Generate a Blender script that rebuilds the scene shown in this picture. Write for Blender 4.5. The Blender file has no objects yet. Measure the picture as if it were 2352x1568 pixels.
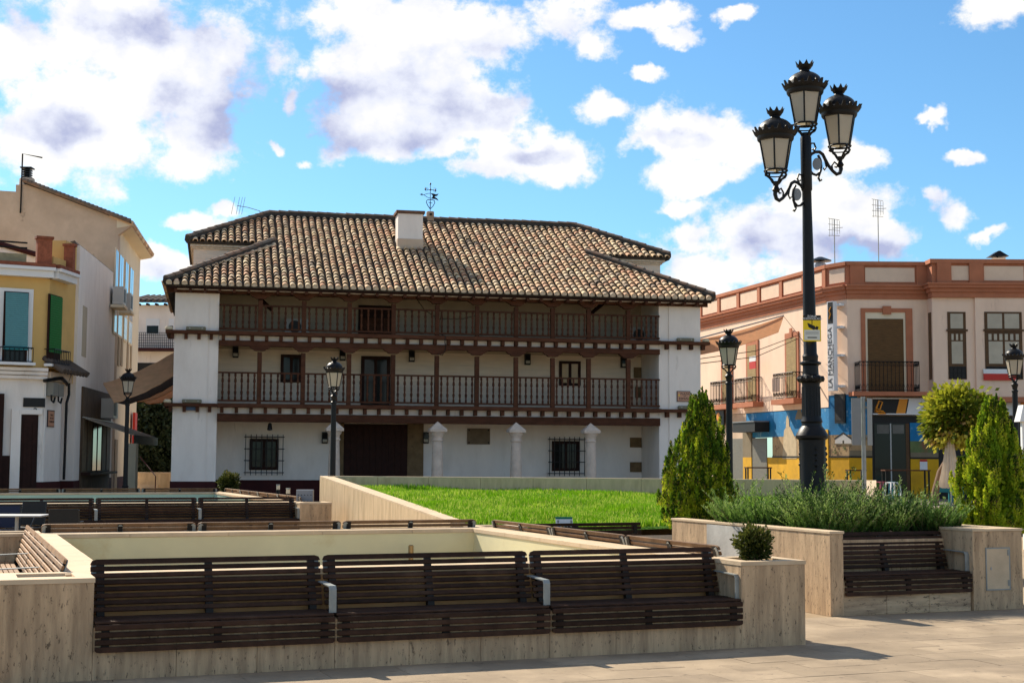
import bpy, math, random
import numpy as np
from mathutils import Vector, Matrix
random.seed(7); rng = np.random.default_rng(7)
R = math.radians
scn = bpy.context.scene
COL = scn.collection
# ------------------------------------------------------------------ camera
FPX = 3267.0; CAM_H = 1.7; PITCH = math.atan((1055-784)/FPX); ROLL = .005
cF = Vector((0, math.cos(PITCH), math.sin(PITCH)))
_r0 = Vector((1, 0, 0)); _u0 = Vector((0, -math.sin(PITCH), math.cos(PITCH)))
cR = _r0*math.cos(ROLL)+_u0*math.sin(ROLL); cU = _u0*math.cos(ROLL)-_r0*math.sin(ROLL)
CP = Vector((0, 0, CAM_H))
cam = bpy.data.objects.new('camera', bpy.data.cameras.new('camera')); COL.objects.link(cam)
cam.data.sensor_width = 36; cam.data.lens = 36*FPX/2352; cam.data.clip_end = 2000; cam.data.clip_start = .1
m3 = Matrix((cR, cU, -cF)).transposed(); cam.matrix_world = Matrix.Translation(CP) @ m3.to_4x4()
scn.camera = cam
# ------------------------------------------------------------------ view + sun
scn.view_settings.view_transform = 'Standard'; scn.view_settings.look = 'None'
scn.view_settings.exposure = 0.66; scn.view_settings.gamma = 1; scn.view_settings.use_curve_mapping = False
SUN_AZ = R(39); SUN_EL = R(38.5)          # azimuth measured from +Y towards -X
sdir = Vector((-math.sin(SUN_AZ)*math.cos(SUN_EL), math.cos(SUN_AZ)*math.cos(SUN_EL), math.sin(SUN_EL)))
sl = bpy.data.lights.new('sun', 'SUN'); sl.energy = 5.0; sl.angle = R(.5); sl.color = (1, .90, .74)
sun = bpy.data.objects.new('sun', sl); COL.objects.link(sun)
sun.rotation_euler = sdir.to_track_quat('Z', 'Y').to_euler(); sun.location = (0, 0, 60)

def ray(x, y): return cF+cR*((x-1176)/FPX)+cU*((784-y)/FPX)
def G(x, y, z=0):
    d = ray(x, y); return CP+d*((z-CAM_H)/d.z)
def AtY(x, y, Y):
    d = ray(x, y); return CP+d*(Y/d.y)
# ------------------------------------------------------------------ sky (world)
def build_world():
    w = bpy.data.worlds.new('World'); scn.world = w; w.use_nodes = True
    nt = w.node_tree; nt.nodes.clear(); N = nt.nodes.new; L = nt.links.new
    def mth(op, a, b=None, c=None):
        n = N('ShaderNodeMath'); n.operation = op
        for i, v in enumerate((a, b, c)):
            if v is None: continue
            if isinstance(v, (int, float)): n.inputs[i].default_value = v
            else: L(v, n.inputs[i])
        return n.outputs[0]
    def vm(op, a, b=None):
        n = N('ShaderNodeVectorMath'); n.operation = op
        for i, v in enumerate((a, b)):
            if v is None: continue
            if isinstance(v, (tuple, Vector)): n.inputs[i].default_value = v
            else: L(v, n.inputs[i])
        return n.outputs['Value'] if op in ('LENGTH', 'DOT_PRODUCT') else n.outputs[0]
    def sms(v, a, b):
        n = N('ShaderNodeMapRange'); n.interpolation_type = 'SMOOTHSTEP'; L(v, n.inputs[0])
        n.inputs[1].default_value = a; n.inputs[2].default_value = b; return n.outputs[0]
    def noise(vec, sc, det=8, rough=.58):
        n = N('ShaderNodeTexNoise'); L(vec, n.inputs['Vector']); n.inputs['Scale'].default_value = sc
        n.inputs['Detail'].default_value = det; n.inputs['Roughness'].default_value = rough; return n.outputs
    sky = N('ShaderNodeTexSky'); sky.sky_type = 'NISHITA'; sky.sun_disc = False
    sky.sun_elevation = SUN_EL; sky.sun_rotation = -SUN_AZ; sky.air_density = 1.0; sky.dust_density = .3; sky.ozone_density = 2.0
    tint = N('ShaderNodeMixRGB'); tint.blend_type = 'MULTIPLY'; tint.inputs[0].default_value = 1
    L(sky.outputs[0], tint.inputs[1]); tint.inputs[2].default_value = SKY_TINT
    tc = N('ShaderNodeTexCoord'); d = vm('NORMALIZE', tc.outputs['Generated'])
    # the clouds standing over the square: direction and half-size of each heap
    CL = [(330,150,300,210),(90,330,190,130),(440,330,120,105),(60,110,150,110),(250,60,260,90),(480,110,120,140),(180,260,200,140),
          (960,60,250,90),(900,190,210,130),(860,290,170,70),(1080,240,150,60),(1130,90,140,90),(800,330,80,45),
          (1310,60,130,85),(1370,110,70,45),(1500,45,95,32),(1240,350,190,70),(1150,370,130,38),(1340,390,70,45),(1405,255,85,45),
          (1570,300,145,70),(1640,340,110,60),(1610,415,95,42),(1530,340,90,30),
          (1900,500,190,95),(1780,560,170,85),(1640,620,115,65),(2030,540,110,70),(1960,350,60,45),(1620,540,40,60),
          (2290,45,95,55),(2190,465,75,45),(2280,515,55,22),(2150,430,40,30),(2225,330,42,20),(1700,50,40,25),
          (1560,95,55,22),(1600,480,45,22),(2160,250,40,16),(2090,620,60,30),(1480,180,40,18),(640,330,35,18),(440,520,90,26),(520,500,55,22),(350,630,90,40),(690,175,30,30),(665,240,32,45),(720,355,35,18),(1000,320,50,30)]
    warp = noise(d, 9, 6, .6); wv = vm('SUBTRACT', warp['Color'], (.5, .5, .5)); wv = vm('MULTIPLY', wv, (.07, .07, .07)); dw = vm('ADD', d, wv)
    best = None
    for (x, y, rx, ry) in CL:
        c = ray(x, y).normalized(); k = FPX*.96
        v = vm('SUBTRACT', dw, c); v = vm('MULTIPLY', v, (k/rx, k/rx*.6, k/ry))
        b = mth('SUBTRACT', 1.0, vm('LENGTH', v))
        best = b if best is None else mth('SMOOTH_MAX', best, b, .22)
    # the rest of the sky carries clouds of the same kind
    fwd = vm('DOT_PRODUCT', d, ray(1176, 560).normalized())
    out = sms(fwd, .955, .86)
    gn = noise(vm('MULTIPLY', d, (1, 1, 1.8)), 3.2, 5, .5)['Fac']
    gen = mth('MULTIPLY', mth('SUBTRACT', gn, .52), 5.0)
    gen = mth('ADD', mth('MULTIPLY', gen, out), mth('MULTIPLY', mth('SUBTRACT', 1.0, out), -3.0))
    best = mth('MAXIMUM', best, gen)
    dn = vm('MULTIPLY', d, (1, 1, 1.25))
    n1 = noise(dn, 13, 10, .56)['Fac']; n2 = noise(vm('ADD', dn, (-.016, 0, .024)), 13, 10, .56)['Fac']
    fine = noise(dn, 55, 7, .65)['Fac']
    fld = mth('ADD', mth('MULTIPLY', best, .95), mth('MULTIPLY', mth('SUBTRACT', n1, .5), 2.3))
    fld = mth('ADD', fld, mth('MULTIPLY', mth('SUBTRACT', fine, .5), 1.15))
    dens = sms(fld, -.04, .44)
    # relief: the side of a heap towards the sun is bright, thick centres and undersides are grey
    rel = mth('MULTIPLY', mth('SUBTRACT', n1, n2), 6.0)
    big = noise(dn, 5.0, 5, .55)['Fac']
    hearts = None
    for (x, y, rx, ry) in ((520,130,190,210),(430,250,120,120),(880,260,260,95),(960,190,160,90),(1130,245,130,45),(270,60,170,70),(110,300,110,60),(1930,590,210,60),(1560,335,110,32),(1250,345,110,32),(1790,540,90,50),(60,60,90,60)):
        c = ray(x, y).normalized(); k = FPX*.96
        v = vm('SUBTRACT', dw, c); v = vm('MULTIPLY', v, (k/rx, k/rx*.6, k/ry)); b = mth('SUBTRACT', 1.0, vm('LENGTH', v))
        hearts = b if hearts is None else mth('SMOOTH_MAX', hearts, b, .3)
    hearts = mth('MAXIMUM', hearts, mth('SUBTRACT', gen, .6))
    thick = sms(mth('ADD', hearts, mth('MULTIPLY', mth('SUBTRACT', big, .5), 1.8)), -.05, .55)
    sh = mth('ADD', mth('MULTIPLY', thick, .52), mth('MULTIPLY', rel, -.42))
    cr = N('ShaderNodeValToRGB'); L(sh, cr.inputs[0])
    cr.color_ramp.elements[0].position = .02; cr.color_ramp.elements[0].color = (1.0, .98, .94, 1)
    cr.color_ramp.elements[1].position = .85; cr.color_ramp.elements[1].color = (.44, .48, .70, 1)
    e = cr.color_ramp.elements.new(.40); e.color = (.80, .83, .94, 1)
    cm = vm('MULTIPLY', cr.outputs[0], (CLOUD, CLOUD, CLOUD))
    mx = N('ShaderNodeMixRGB'); L(dens, mx.inputs[0]); L(tint.outputs[0], mx.inputs[1]); L(cm, mx.inputs[2])
    bg = N('ShaderNodeBackground'); bg.inputs[1].default_value = .076; L(mx.outputs[0], bg.inputs[0])
    o = N('ShaderNodeOutputWorld'); L(bg.outputs[0], o.inputs[0])
SKY_TINT = (.70, 1.08, 1.28, 1); CLOUD = 9.0
build_world()

# ------------------------------------------------------------------ materials
MATS = {}
def mat(name, col, rough=.8, var=.12, scale=3.0, bump=.0, bscale=30., metal=0., col2=None, c2s=1.0, c2th=(.5, .65), stretch=(1, 1, 1), spec=.3, rnd=0., rndcols=None, spots=None, translucent=0., sst=None):
    """procedural surface: base colour with grain, a second tone in patches, fine relief"""
    if name in MATS: return MATS[name]
    m = bpy.data.materials.new(name); m.use_nodes = True; nt = m.node_tree; N = nt.nodes.new; L = nt.links.new
    b = nt.nodes['Principled BSDF']; b.inputs['Roughness'].default_value = rough; b.inputs['Metallic'].default_value = metal
    b.inputs['Specular IOR Level'].default_value = spec
    geo = N('ShaderNodeNewGeometry'); mp = N('ShaderNodeVectorMath'); mp.operation = 'MULTIPLY'; L(geo.outputs['Position'], mp.inputs[0]); mp.inputs[1].default_value = stretch
    def noise(sc, det=5, rg=.6):
        n = N('ShaderNodeTexNoise'); L(mp.outputs[0], n.inputs['Vector']); n.inputs['Scale'].default_value = sc
        n.inputs['Detail'].default_value = det; n.inputs['Roughness'].default_value = rg; return n.outputs['Fac']
    def mix(f, a, c, mode='MIX'):
        n = N('ShaderNodeMixRGB'); n.blend_type = mode
        for i, v in enumerate((f, a, c)):
            if isinstance(v, (int, float)): n.inputs[i].default_value = v
            elif isinstance(v, tuple): n.inputs[i].default_value = (*v, 1) if len(v) == 3 else v
            else: L(v, n.inputs[i])
        return n.outputs[0]
    def rng_(v, a, c, lo=0., hi=1.):
        n = N('ShaderNodeMapRange'); L(v, n.inputs[0]); n.inputs[1].default_value = a; n.inputs[2].default_value = c; n.inputs[3].default_value = lo; n.inputs[4].default_value = hi; return n.outputs[0]
    c = col
    if rnd or rndcols:
        at = N('ShaderNodeAttribute'); at.attribute_name = 'rnd'; oi = N('ShaderNodeObjectInfo')
        ad = N('ShaderNodeMath'); ad.operation = 'ADD'; L(at.outputs['Fac'], ad.inputs[0]); L(oi.outputs['Random'], ad.inputs[1])
        fr = N('ShaderNodeMath'); fr.operation = 'FRACT'; L(ad.outputs[0], fr.inputs[0])
        if rndcols:
            cr = N('ShaderNodeValToRGB'); L(fr.outputs[0], cr.inputs[0]); el = cr.color_ramp.elements
            el[0].position = rndcols[0][0]; el[0].color = (*rndcols[0][1], 1); el[1].position = rndcols[-1][0]; el[1].color = (*rndcols[-1][1], 1)
            for p, cc in rndcols[1:-1]:
                e = el.new(p); e.color = (*cc, 1)
            c = cr.outputs[0]
        if rnd:
            k = rng_(fr.outputs[0], 0, 1, 1-rnd, 1+rnd); c = mix(1., c, k, 'MULTIPLY')
    if var:
        n = noise(scale); k = rng_(n, .3, .7, 1-var, 1+var); c = mix(1., c, k, 'MULTIPLY')
    if col2 is not None:
        n = noise(c2s, 6, .65); f = rng_(n, c2th[0], c2th[1]); c = mix(f, c, col2)
    if spots:
        scs, th, sc2, amt = spots
        mp0 = mp
        if sst:
            mp = N('ShaderNodeVectorMath'); mp.operation = 'MULTIPLY'; L(geo.outputs['Position'], mp.inputs[0]); mp.inputs[1].default_value = sst
        n = noise(scs, 4, .75); f = rng_(n, th, th+.07, 0, amt); c = mix(f, c, sc2); mp = mp0
    if isinstance(c, tuple): b.inputs['Base Color'].default_value = (*c, 1)
    else: L(c, b.inputs['Base Color'])
    if bump:
        n = noise(bscale, 4, .6); bp = N('ShaderNodeBump'); bp.inputs['Strength'].default_value = bump; bp.inputs['Distance'].default_value = .02; L(n, bp.inputs['Height']); L(bp.outputs[0], b.inputs['Normal'])
    if translucent:
        tr = N('ShaderNodeBsdfTranslucent')
        if isinstance(c, tuple): tr.inputs[0].default_value = (*c, 1)
        else: L(c, tr.inputs[0])
        ms = N('ShaderNodeMixShader'); ms.inputs[0].default_value = translucent; L(b.outputs[0], ms.inputs[1]); L(tr.outputs[0], ms.inputs[2])
        L(ms.outputs[0], nt.nodes['Material Output'].inputs[0])
    MATS[name] = m; return m

WHITE = mat('whitewash', (.80, .725, .655), .9, .05, 1.2, .25, 9., stretch=(1.6, 1.6, .6), col2=(.68, .60, .53), c2s=.8, c2th=(.50, .80), spots=(1.1, .63, (.50, .43, .37), .5), sst=(3., 3., .4))
BRICKW = mat('whitewashed_brick', (.74, .62, .49), .9, .10, 2., .6, 14., stretch=(.6, .6, 5.))
PLINTH = mat('oxblood_plinth', (.045, .008, .008), .85, .2, 3., .2, 20.)
WOOD = mat('dark_stained_timber', (.078, .030, .015), .7, .30, 6., .3, 40., stretch=(.5, .5, 1.5), rnd=.15, spec=.12)
WOODD = mat('dark_door_timber', (.026, .009, .006), .65, .25, 5., .2, 40., spec=.15)
SLAT = mat('bench_slat_timber', (.042, .020, .012), .55, .35, 9., .35, 60., rnd=.38, col2=(.10, .058, .036), c2s=2.2, c2th=(.55, .84), spec=.12)
SLATM = mat('mid_brown_bench_slat', (.17, .095, .048), .6, .30, 6., .35, 60., rnd=.25, col2=(.26, .165, .095), c2s=2., c2th=(.48, .75), spec=.12)  # mid-brown slats for the back and right rows
SLATB = mat('light_tan_bench_slat', (.30, .17, .085), .6, .30, 6., .35, 60., rnd=.22, col2=(.36, .235, .14), c2s=2., c2th=(.45, .7), spec=.15)  # light tan slats for the left rows
STEEL = mat('galvanised_steel', (.27, .285, .27), .5, .15, 8., metal=.3, spec=.4)
STEELD = mat('dark_bench_steel', (.022, .018, .015), .6, .1, 8., spec=.15)
IRON = mat('black_painted_iron', (.007, .007, .008), .42, .2, 10., .12, 30., spec=.22)
TRAV = mat('travertine', (.56, .39, .235), .75, .20, 3., .4, 40., stretch=(3.2, 3.2, .38), col2=(.27, .18, .11), c2s=3.4, c2th=(.44, .76), spots=(20., .585, (.09, .062, .04), .8), sst=(1.8, 1.8, .65), spec=.12)
TRAVH = mat('travertine_horizontal_vein', (.62, .45, .28), .75, .2, 2.2, .3, 40., stretch=(.8, .8, 6), col2=(.33, .22, .14), c2s=2.0, c2th=(.46, .70), spots=(10., .565, (.09, .062, .042), .85), sst=(.9, .9, 2.4), spec=.12)
TRAVT = mat('travertine_coping', (.60, .455, .30), .7, .12, 3., .15, 40., col2=(.47, .35, .225), c2s=2., c2th=(.5, .8), spec=.15)
PARAP = mat('bounce_tinted_stone', (.50, .27, .12), .85, .2, 3., .2, 30., spec=.1)  # orange bounce light from the sunlit bench backs, put into the stone colour
TRAVW = mat('sawn_stone_wall', (.60, .445, .27), .8, .12, 2.5, .2, 40., stretch=(3, 3, .6), col2=(.42, .30, .175), c2s=1.8, c2th=(.46, .75), spots=(20., .64, (.14, .10, .065), .6), spec=.12)
BASIN = mat('basin_paint', (.68, .61, .37), .7, .05, 2., 0, col2=(.50, .36, .15), c2s=.9, c2th=(.60, .85))
BASING = mat('basin_paint_green', (.42, .55, .43), .7, .05, 2., 0, col2=(.36, .44, .33), c2s=.9, c2th=(.6, .85))
BFLOOR = mat('basin_floor', (.50, .28, .13), .7, .15, 1.4, .1, 20., col2=(.60, .52, .36), c2s=.7, c2th=(.40, .55))
PAVE = mat('paving_stone', (.35, .27, .185), .85, .20, 1.6, .3, 60., rnd=.12, col2=(.24, .185, .13), c2s=.9, c2th=(.44, .72), spots=(7., .61, (.11, .085, .062), .65), spec=.12)
GROUND = mat('plaza_ground', (.38, .285, .18), .85, .15, .6, .2, 30., col2=(.28, .21, .135), c2s=.35, c2th=(.45, .7), spots=(3., .66, (.14, .10, .07), .55), spec=.12)
TILE = mat('clay_roof_tile', (.5, .3, .2), .85, .22, 9., .4, 40., rndcols=[(0, (.52, .33, .19)), (.16, (.68, .48, .27)), (.32, (.50, .25, .14)), (.48, (.70, .54, .33)), (.62, (.60, .33, .19)), (.74, (.34, .23, .15)), (.88, (.66, .50, .32)), (1, (.20, .14, .10))], rnd=.12, col2=(.11, .08, .062), c2s=.42, c2th=(.60, .72))
RIDGET = mat('weathered_ridge_tile', (.24, .14, .09), .9, .3, 8., .4, 30., rnd=.3, col2=(.15, .125, .10), c2s=2., c2th=(.4, .6))
MORTAR = mat('roof_mortar', (.055, .043, .033), .95, .3, 6., .5, 30.)
LIME = mat('lime_mortar', (.62, .52, .40), .95, .25, 12., .5, 40.)
GLASS = mat('window_glass', (.010, .010, .010), .12, 0, spec=.22)
GLASSB = mat('sky_reflecting_glass', (.20, .28, .38), .05, 0, metal=.75)
STONE = mat('pale_column_stone', (.60, .49, .40), .8, .15, 5., .4, 40., spots=(10., .62, (.28, .23, .19), .6))
STONEB = mat('brown_sandstone', (.17, .11, .055), .9, .25, 4., .4, 30., spots=(6., .6, (.07, .05, .03), .6))
BRASSP = mat('aged_plaque', (.16, .115, .07), .6, .2, 6.)
YEL = mat('ochre_render', (.62, .40, .145), .9, .07, 1., .2, 20., col2=(.52, .34, .125), c2s=.8, c2th=(.55, .8))
TAN = mat('tan_render', (.60, .45, .325), .92, .10, 1.2, .3, 10., col2=(.48, .35, .25), c2s=.7, c2th=(.45, .7), spots=(1.3, .64, (.34, .25, .18), .65))
CREAM = mat('cream_render', (.74, .63, .46), .9, .05, 1.)
BRICK = mat('red_brick', (.27, .085, .045), .9, .25, 8., .4, 30., rnd=.2)
SALM = mat('salmon_render', (.82, .60, .45), .9, .06, 1., .15, 20., stretch=(1.5, 1.5, .5), col2=(.70, .50, .37), c2s=.6, c2th=(.50, .8), spots=(.9, .64, (.55, .38, .28), .5), sst=(2.5, 2.5, .4))
TERR = mat('terracotta_trim', (.42, .155, .08), .85, .1, 2., .1, 20.)
PANEL = mat('pale_salmon_panel', (.72, .54, .40), .9, .06, 2., .1, 20.)
YELW = mat('yellow_wall_paint', (.62, .335, .006), .7, .14, 1.5, col2=(.45, .24, .01), c2s=1.4, c2th=(.52, .75))
BLUE = mat('mural_blue', (.010, .17, .38), .75, .3, .9, 0, col2=(.26, .46, .60), c2s=1.5, c2th=(.58, .70))
MTAN = mat('mural_tan', (.40, .27, .14), .8, .2, 2., 0, col2=(.20, .13, .07), c2s=2.5, c2th=(.52, .6))
MGREY = mat('mural_grey', (.20, .16, .10), .8, .15, 2.)
MGREEN = mat('mural_green', (.12, .16, .06), .8, .3, 2., 0, col2=(.22, .10, .05), c2s=1.8, c2th=(.5, .6))
BLIND = mat('reed_blind', (.12, .062, .022), .8, .35, 6., .4, 60., stretch=(.6, .6, 8))
BLINDL = mat('pale_reed_blind', (.33, .23, .10), .8, .3, 6., .4, 60., stretch=(.6, .6, 8))
BLINDB = mat('blue_slat_blind', (.10, .27, .30), .7, .12, 10., .3, 40., stretch=(1, 1, 6))
BLINDG = mat('green_slat_blind', (.008, .16, .03), .6, .12, 10., .3, 40., stretch=(1, 1, 6))
WFRAME = mat('brown_window_frame', (.085, .038, .010), .5, .2, 5.)
BLACK = mat('black_board', (.012, .011, .010), .55, .1, 3.)
WPAINT = mat('white_board', (.72, .72, .72), .5, .03, 2.)
ORANGE = mat('orange_board', (.70, .27, .02), .5, .04, 2.)
REDP = mat('red_board', (.50, .03, .02), .5, .04, 2.)
YSIGN = mat('yellow_sign', (.80, .56, .01), .45, .03, 2.)
GREYM = mat('grey_sign_back', (.22, .225, .23), .45, .06, 3., metal=.3)
CANVAS = mat('brown_awning_canvas', (.66, .43, .25), .9, .12, 3., .2, 20., translucent=.5)
CANVASO = mat('orange_awning_canvas', (.80, .44, .21), .9, .08, 2., .2, 15., translucent=.5)
CANVASD = mat('dark_awning_band', (.06, .045, .035), .9, .1, 3.)
CLOTH = mat('cream_parasol_cloth', (.80, .69, .55), .9, .08, 4., .2, 20., translucent=.3)
ACW = mat('off_white_plastic', (.52, .50, .46), .5, .05, 3.)
ACG = mat('dark_grille', (.05, .05, .05), .6, .1, 4.)
LGLASS = mat('frosted_lamp_glass', (.72, .67, .57), .25, .03, 3., translucent=.55)
BRONZE = mat('nozzle_bronze', (.30, .20, .09), .4, .15, 6., metal=.6)
PLAQUE = mat('glazed_plaque', (.52, .27, .17), .35, .05, 5.)
TEAL = mat('teal_plastic', (.02, .20, .24), .5, .05, 3.)
PINKP = mat('pink_painted_metal', (.30, .06, .09), .5, .05, 3.)
MESHF = mat('charcoal_mesh_fabric', (.022, .021, .02), .7, .1, 20.)
NAVY = mat('navy_plastic', (.012, .016, .045), .5, .05, 3.)
ALU = mat('brushed_aluminium', (.36, .36, .36), .45, .06, 6., metal=.4)
SOIL = mat('planter_soil', (.06, .043, .028), 1., .3, 10., .6, 30.)
BARK = mat('pale_bark', (.20, .125, .08), .9, .25, 8., .5, 30., stretch=(1, 1, .3))
def leafmat(name, cols, tr=.35): return mat(name, cols[0][1], .6, .12, 2.5, rndcols=cols, translucent=tr, spec=.2)
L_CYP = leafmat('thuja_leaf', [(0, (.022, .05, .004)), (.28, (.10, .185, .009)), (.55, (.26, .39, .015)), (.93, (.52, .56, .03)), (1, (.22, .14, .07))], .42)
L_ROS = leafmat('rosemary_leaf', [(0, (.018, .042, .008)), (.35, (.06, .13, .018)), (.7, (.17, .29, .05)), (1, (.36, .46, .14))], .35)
L_GRS = leafmat('lawn_grass_blade', [(0, (.09, .22, .005)), (.35, (.17, .36, .007)), (.75, (.28, .48, .012)), (1, (.52, .54, .12))], .45)
L_CAT = leafmat('lime_yellow_leaf', [(0, (.05, .075, .008)), (.3, (.15, .19, .012)), (.6, (.36, .36, .025)), (.88, (.60, .52, .07)), (1, (.45, .24, .12))], .4)
L_BOX = leafmat('box_leaf', [(0, (.018, .028, .006)), (.45, (.055, .07, .012)), (.8, (.11, .115, .02)), (1, (.17, .12, .05))])
L_DRK = leafmat('dark_evergreen_leaf', [(0, (.010, .018, .007)), (.6, (.025, .04, .014)), (1, (.05, .065, .03))], .15)

# ------------------------------------------------------------------ mesh helpers
class MB:
    def __init__(s): s.v = []; s.f = []
    def add(s, vs, fs):
        o = len(s.v); s.v += [tuple(p) for p in vs]; s.f += [tuple(i+o for i in q) for q in fs]; return s
    def box(s, x0, x1, y0, y1, z0, z1):
        return s.add([(x0,y0,z0),(x1,y0,z0),(x1,y1,z0),(x0,y1,z0),(x0,y0,z1),(x1,y0,z1),(x1,y1,z1),(x0,y1,z1)],
                     [(0,3,2,1),(4,5,6,7),(0,1,5,4),(1,2,6,5),(2,3,7,6),(3,0,4,7)])
    def cbox(s, x0, x1, y0, y1, z0, z1, c=.004):
        """box with chamfered long edges (profile in y-z swept along x)"""
        pr = [(y0+c,z0),(y1-c,z0),(y1,z0+c),(y1,z1-c),(y1-c,z1),(y0+c,z1),(y0,z1-c),(y0,z0+c)]
        a = [(x0,y,z) for y, z in pr]; b = [(x1,y,z) for y, z in pr]
        return s.add(a+b, [tuple(range(7,-1,-1)) if 0 else tuple(reversed(range(8))), tuple(range(8,16))]+[(i,(i+1)%8,(i+1)%8+8,i+8) for i in range(8)])
    def hexa(s, p):   # 8 points: bottom ring of 4, top ring of 4
        return s.add(p, [(0,3,2,1),(4,5,6,7),(0,1,5,4),(1,2,6,5),(2,3,7,6),(3,0,4,7)])
    def prism(s, poly, a, b, axis='y'):
        """polygon (2-D) extruded along axis from a to b"""
        n = len(poly)
        def P(q, h):
            if axis == 'y': return (q[0], h, q[1])
            if axis == 'x': return (h, q[0], q[1])
            return (q[0], q[1], h)
        vs = [P(q, a) for q in poly]+[P(q, b) for q in poly]
        return s.add(vs, [tuple(reversed(range(n))), tuple(range(n, 2*n))]+[(i,(i+1)%n,(i+1)%n+n,i+n) for i in range(n)])
    def lathe(s, prof, cx=0, cy=0, z=0, n=16, cap=True):
        vs = []; fs = []
        for r, h in prof:
            for i in range(n):
                a = 2*math.pi*i/n; vs.append((cx+r*math.cos(a), cy+r*math.sin(a), z+h))
        for k in range(len(prof)-1):
            for i in range(n):
                j = (i+1)%n; fs.append((k*n+i, k*n+j, (k+1)*n+j, (k+1)*n+i))
        if cap:
            fs.append(tuple(reversed(range(n)))); fs.append(tuple(range((len(prof)-1)*n, len(prof)*n)))
        return s.add(vs, fs)
    def tube(s, pts, r, n=6, closed=False):
        pts = [Vector(p) for p in pts]; m = len(pts); rings = []
        up = Vector((0, 0, 1)); prev = None; vs = []; fs = []
        for i, p in enumerate(pts):
            if closed: t = pts[(i+1) % m]-pts[i-1]
            else: t = pts[min(i+1, m-1)]-pts[max(i-1, 0)]
            t = t.normalized() if t.length > 1e-9 else Vector((0, 0, 1))
            if prev is None:
                a = t.cross(up)
                if a.length < .05: a = t.cross(Vector((1, 0, 0)))
            else: a = prev-t*prev.dot(t)
            a.normalize(); prev = a; b = t.cross(a); rr = r[i] if isinstance(r, (list, tuple)) else r
            for k in range(n):
                q = 2*math.pi*k/n; vs.append(p+a*(rr*math.cos(q))+b*(rr*math.sin(q)))
        M_ = m if closed else m-1
        for i in range(M_):
            for k in range(n):
                k2 = (k+1)%n; i2 = (i+1)%m; fs.append((i*n+k, i*n+k2, i2*n+k2, i2*n+k))
        if not closed: fs.append(tuple(reversed(range(n)))); fs.append(tuple(range((m-1)*n, m*n)))
        return s.add(vs, fs)
    def build(s, name, m, parent=None, smooth=False, loc=None, bevel=0.):
        me = bpy.data.meshes.new(name); me.from_pydata(s.v, [], s.f); me.update()
        if m: me.materials.append(m)
        if smooth:
            for p in me.polygons: p.use_smooth = True
            if smooth is not True: me.set_sharp_from_angle(angle=smooth)
        o = bpy.data.objects.new(name, me); COL.objects.link(o)
        if parent: o.parent = parent
        if loc: o.location = loc
        if bevel:
            b = o.modifiers.new('bevel', 'BEVEL'); b.width = bevel; b.segments = 2; b.limit_method = 'ANGLE'
        return o
SM = R(40)
def tag(o, label=None, cat=None, group=None, kind=None):
    if label: o['label'] = label
    if cat: o['category'] = cat
    if group: o['group'] = group
    if kind: o['kind'] = kind
    return o
def thing(name, label, cat, loc=(0, 0, 0), rz=0., group=None):
    o = bpy.data.objects.new(name, None); COL.objects.link(o); o.empty_display_size = .2
    o.location = loc; o.rotation_euler = (0, 0, rz); return tag(o, label, cat, group)
def inst(o, parent, loc=(0, 0, 0), rot=(0, 0, 0), scale=None, name=None):
    c = o.copy(); COL.objects.link(c); c.parent = parent; c.location = loc; c.rotation_euler = rot
    if scale: c.scale = scale
    return c
def copy_tree(o, parent=None):
    c = o.copy(); COL.objects.link(c); c.parent = parent
    for ch in o.children: copy_tree(ch, c)
    return c
def struct(name, mb, m, **k):
    return tag(mb.build(name, m, **k), kind='structure')
class Frame:
    def __init__(s, ox, oy, ang, oz=0.): s.o = Vector((ox, oy, oz)); s.a = ang; s.x = Vector((math.cos(ang), math.sin(ang), 0)); s.y = Vector((-math.sin(ang), math.cos(ang), 0))
    def w(s, x, y, z=0): return s.o+s.x*x+s.y*y+Vector((0, 0, z))
    def loc(s, P): d = P-s.o; return Vector((d.dot(s.x), d.dot(s.y), d.z))
    def px(s, x, y, w=0.):
        """pixel -> (local x, z) on the vertical plane local y = w"""
        d = ray(x, y); p0 = s.o+s.y*w; k = (p0-CP).dot(s.y)/d.dot(s.y); q = s.loc(CP+d*k); return q.x, q.z
    def gr(s, x, y, z=0.): q = s.loc(G(x, y, z+s.o.z)); return q.x, q.y
def text(body, size, m, parent, loc, rot, name='lettering', align='CENTER', ext=.002, sx=1.):
    cu = bpy.data.curves.new(name, 'FONT'); cu.body = body; cu.size = size; cu.align_x = align; cu.align_y = 'CENTER'; cu.extrude = ext; cu.resolution_u = 2
    t = bpy.data.objects.new('tmp_text', cu); COL.objects.link(t); dg = bpy.context.evaluated_depsgraph_get()
    me = bpy.data.meshes.new_from_object(t.evaluated_get(dg)); bpy.data.objects.remove(t); bpy.data.curves.remove(cu)
    me.materials.clear(); me.materials.append(m)
    o = bpy.data.objects.new(name, me); COL.objects.link(o); o.parent = parent; o.location = loc; o.rotation_euler = rot; o.scale = (sx, 1, 1); return o
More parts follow.
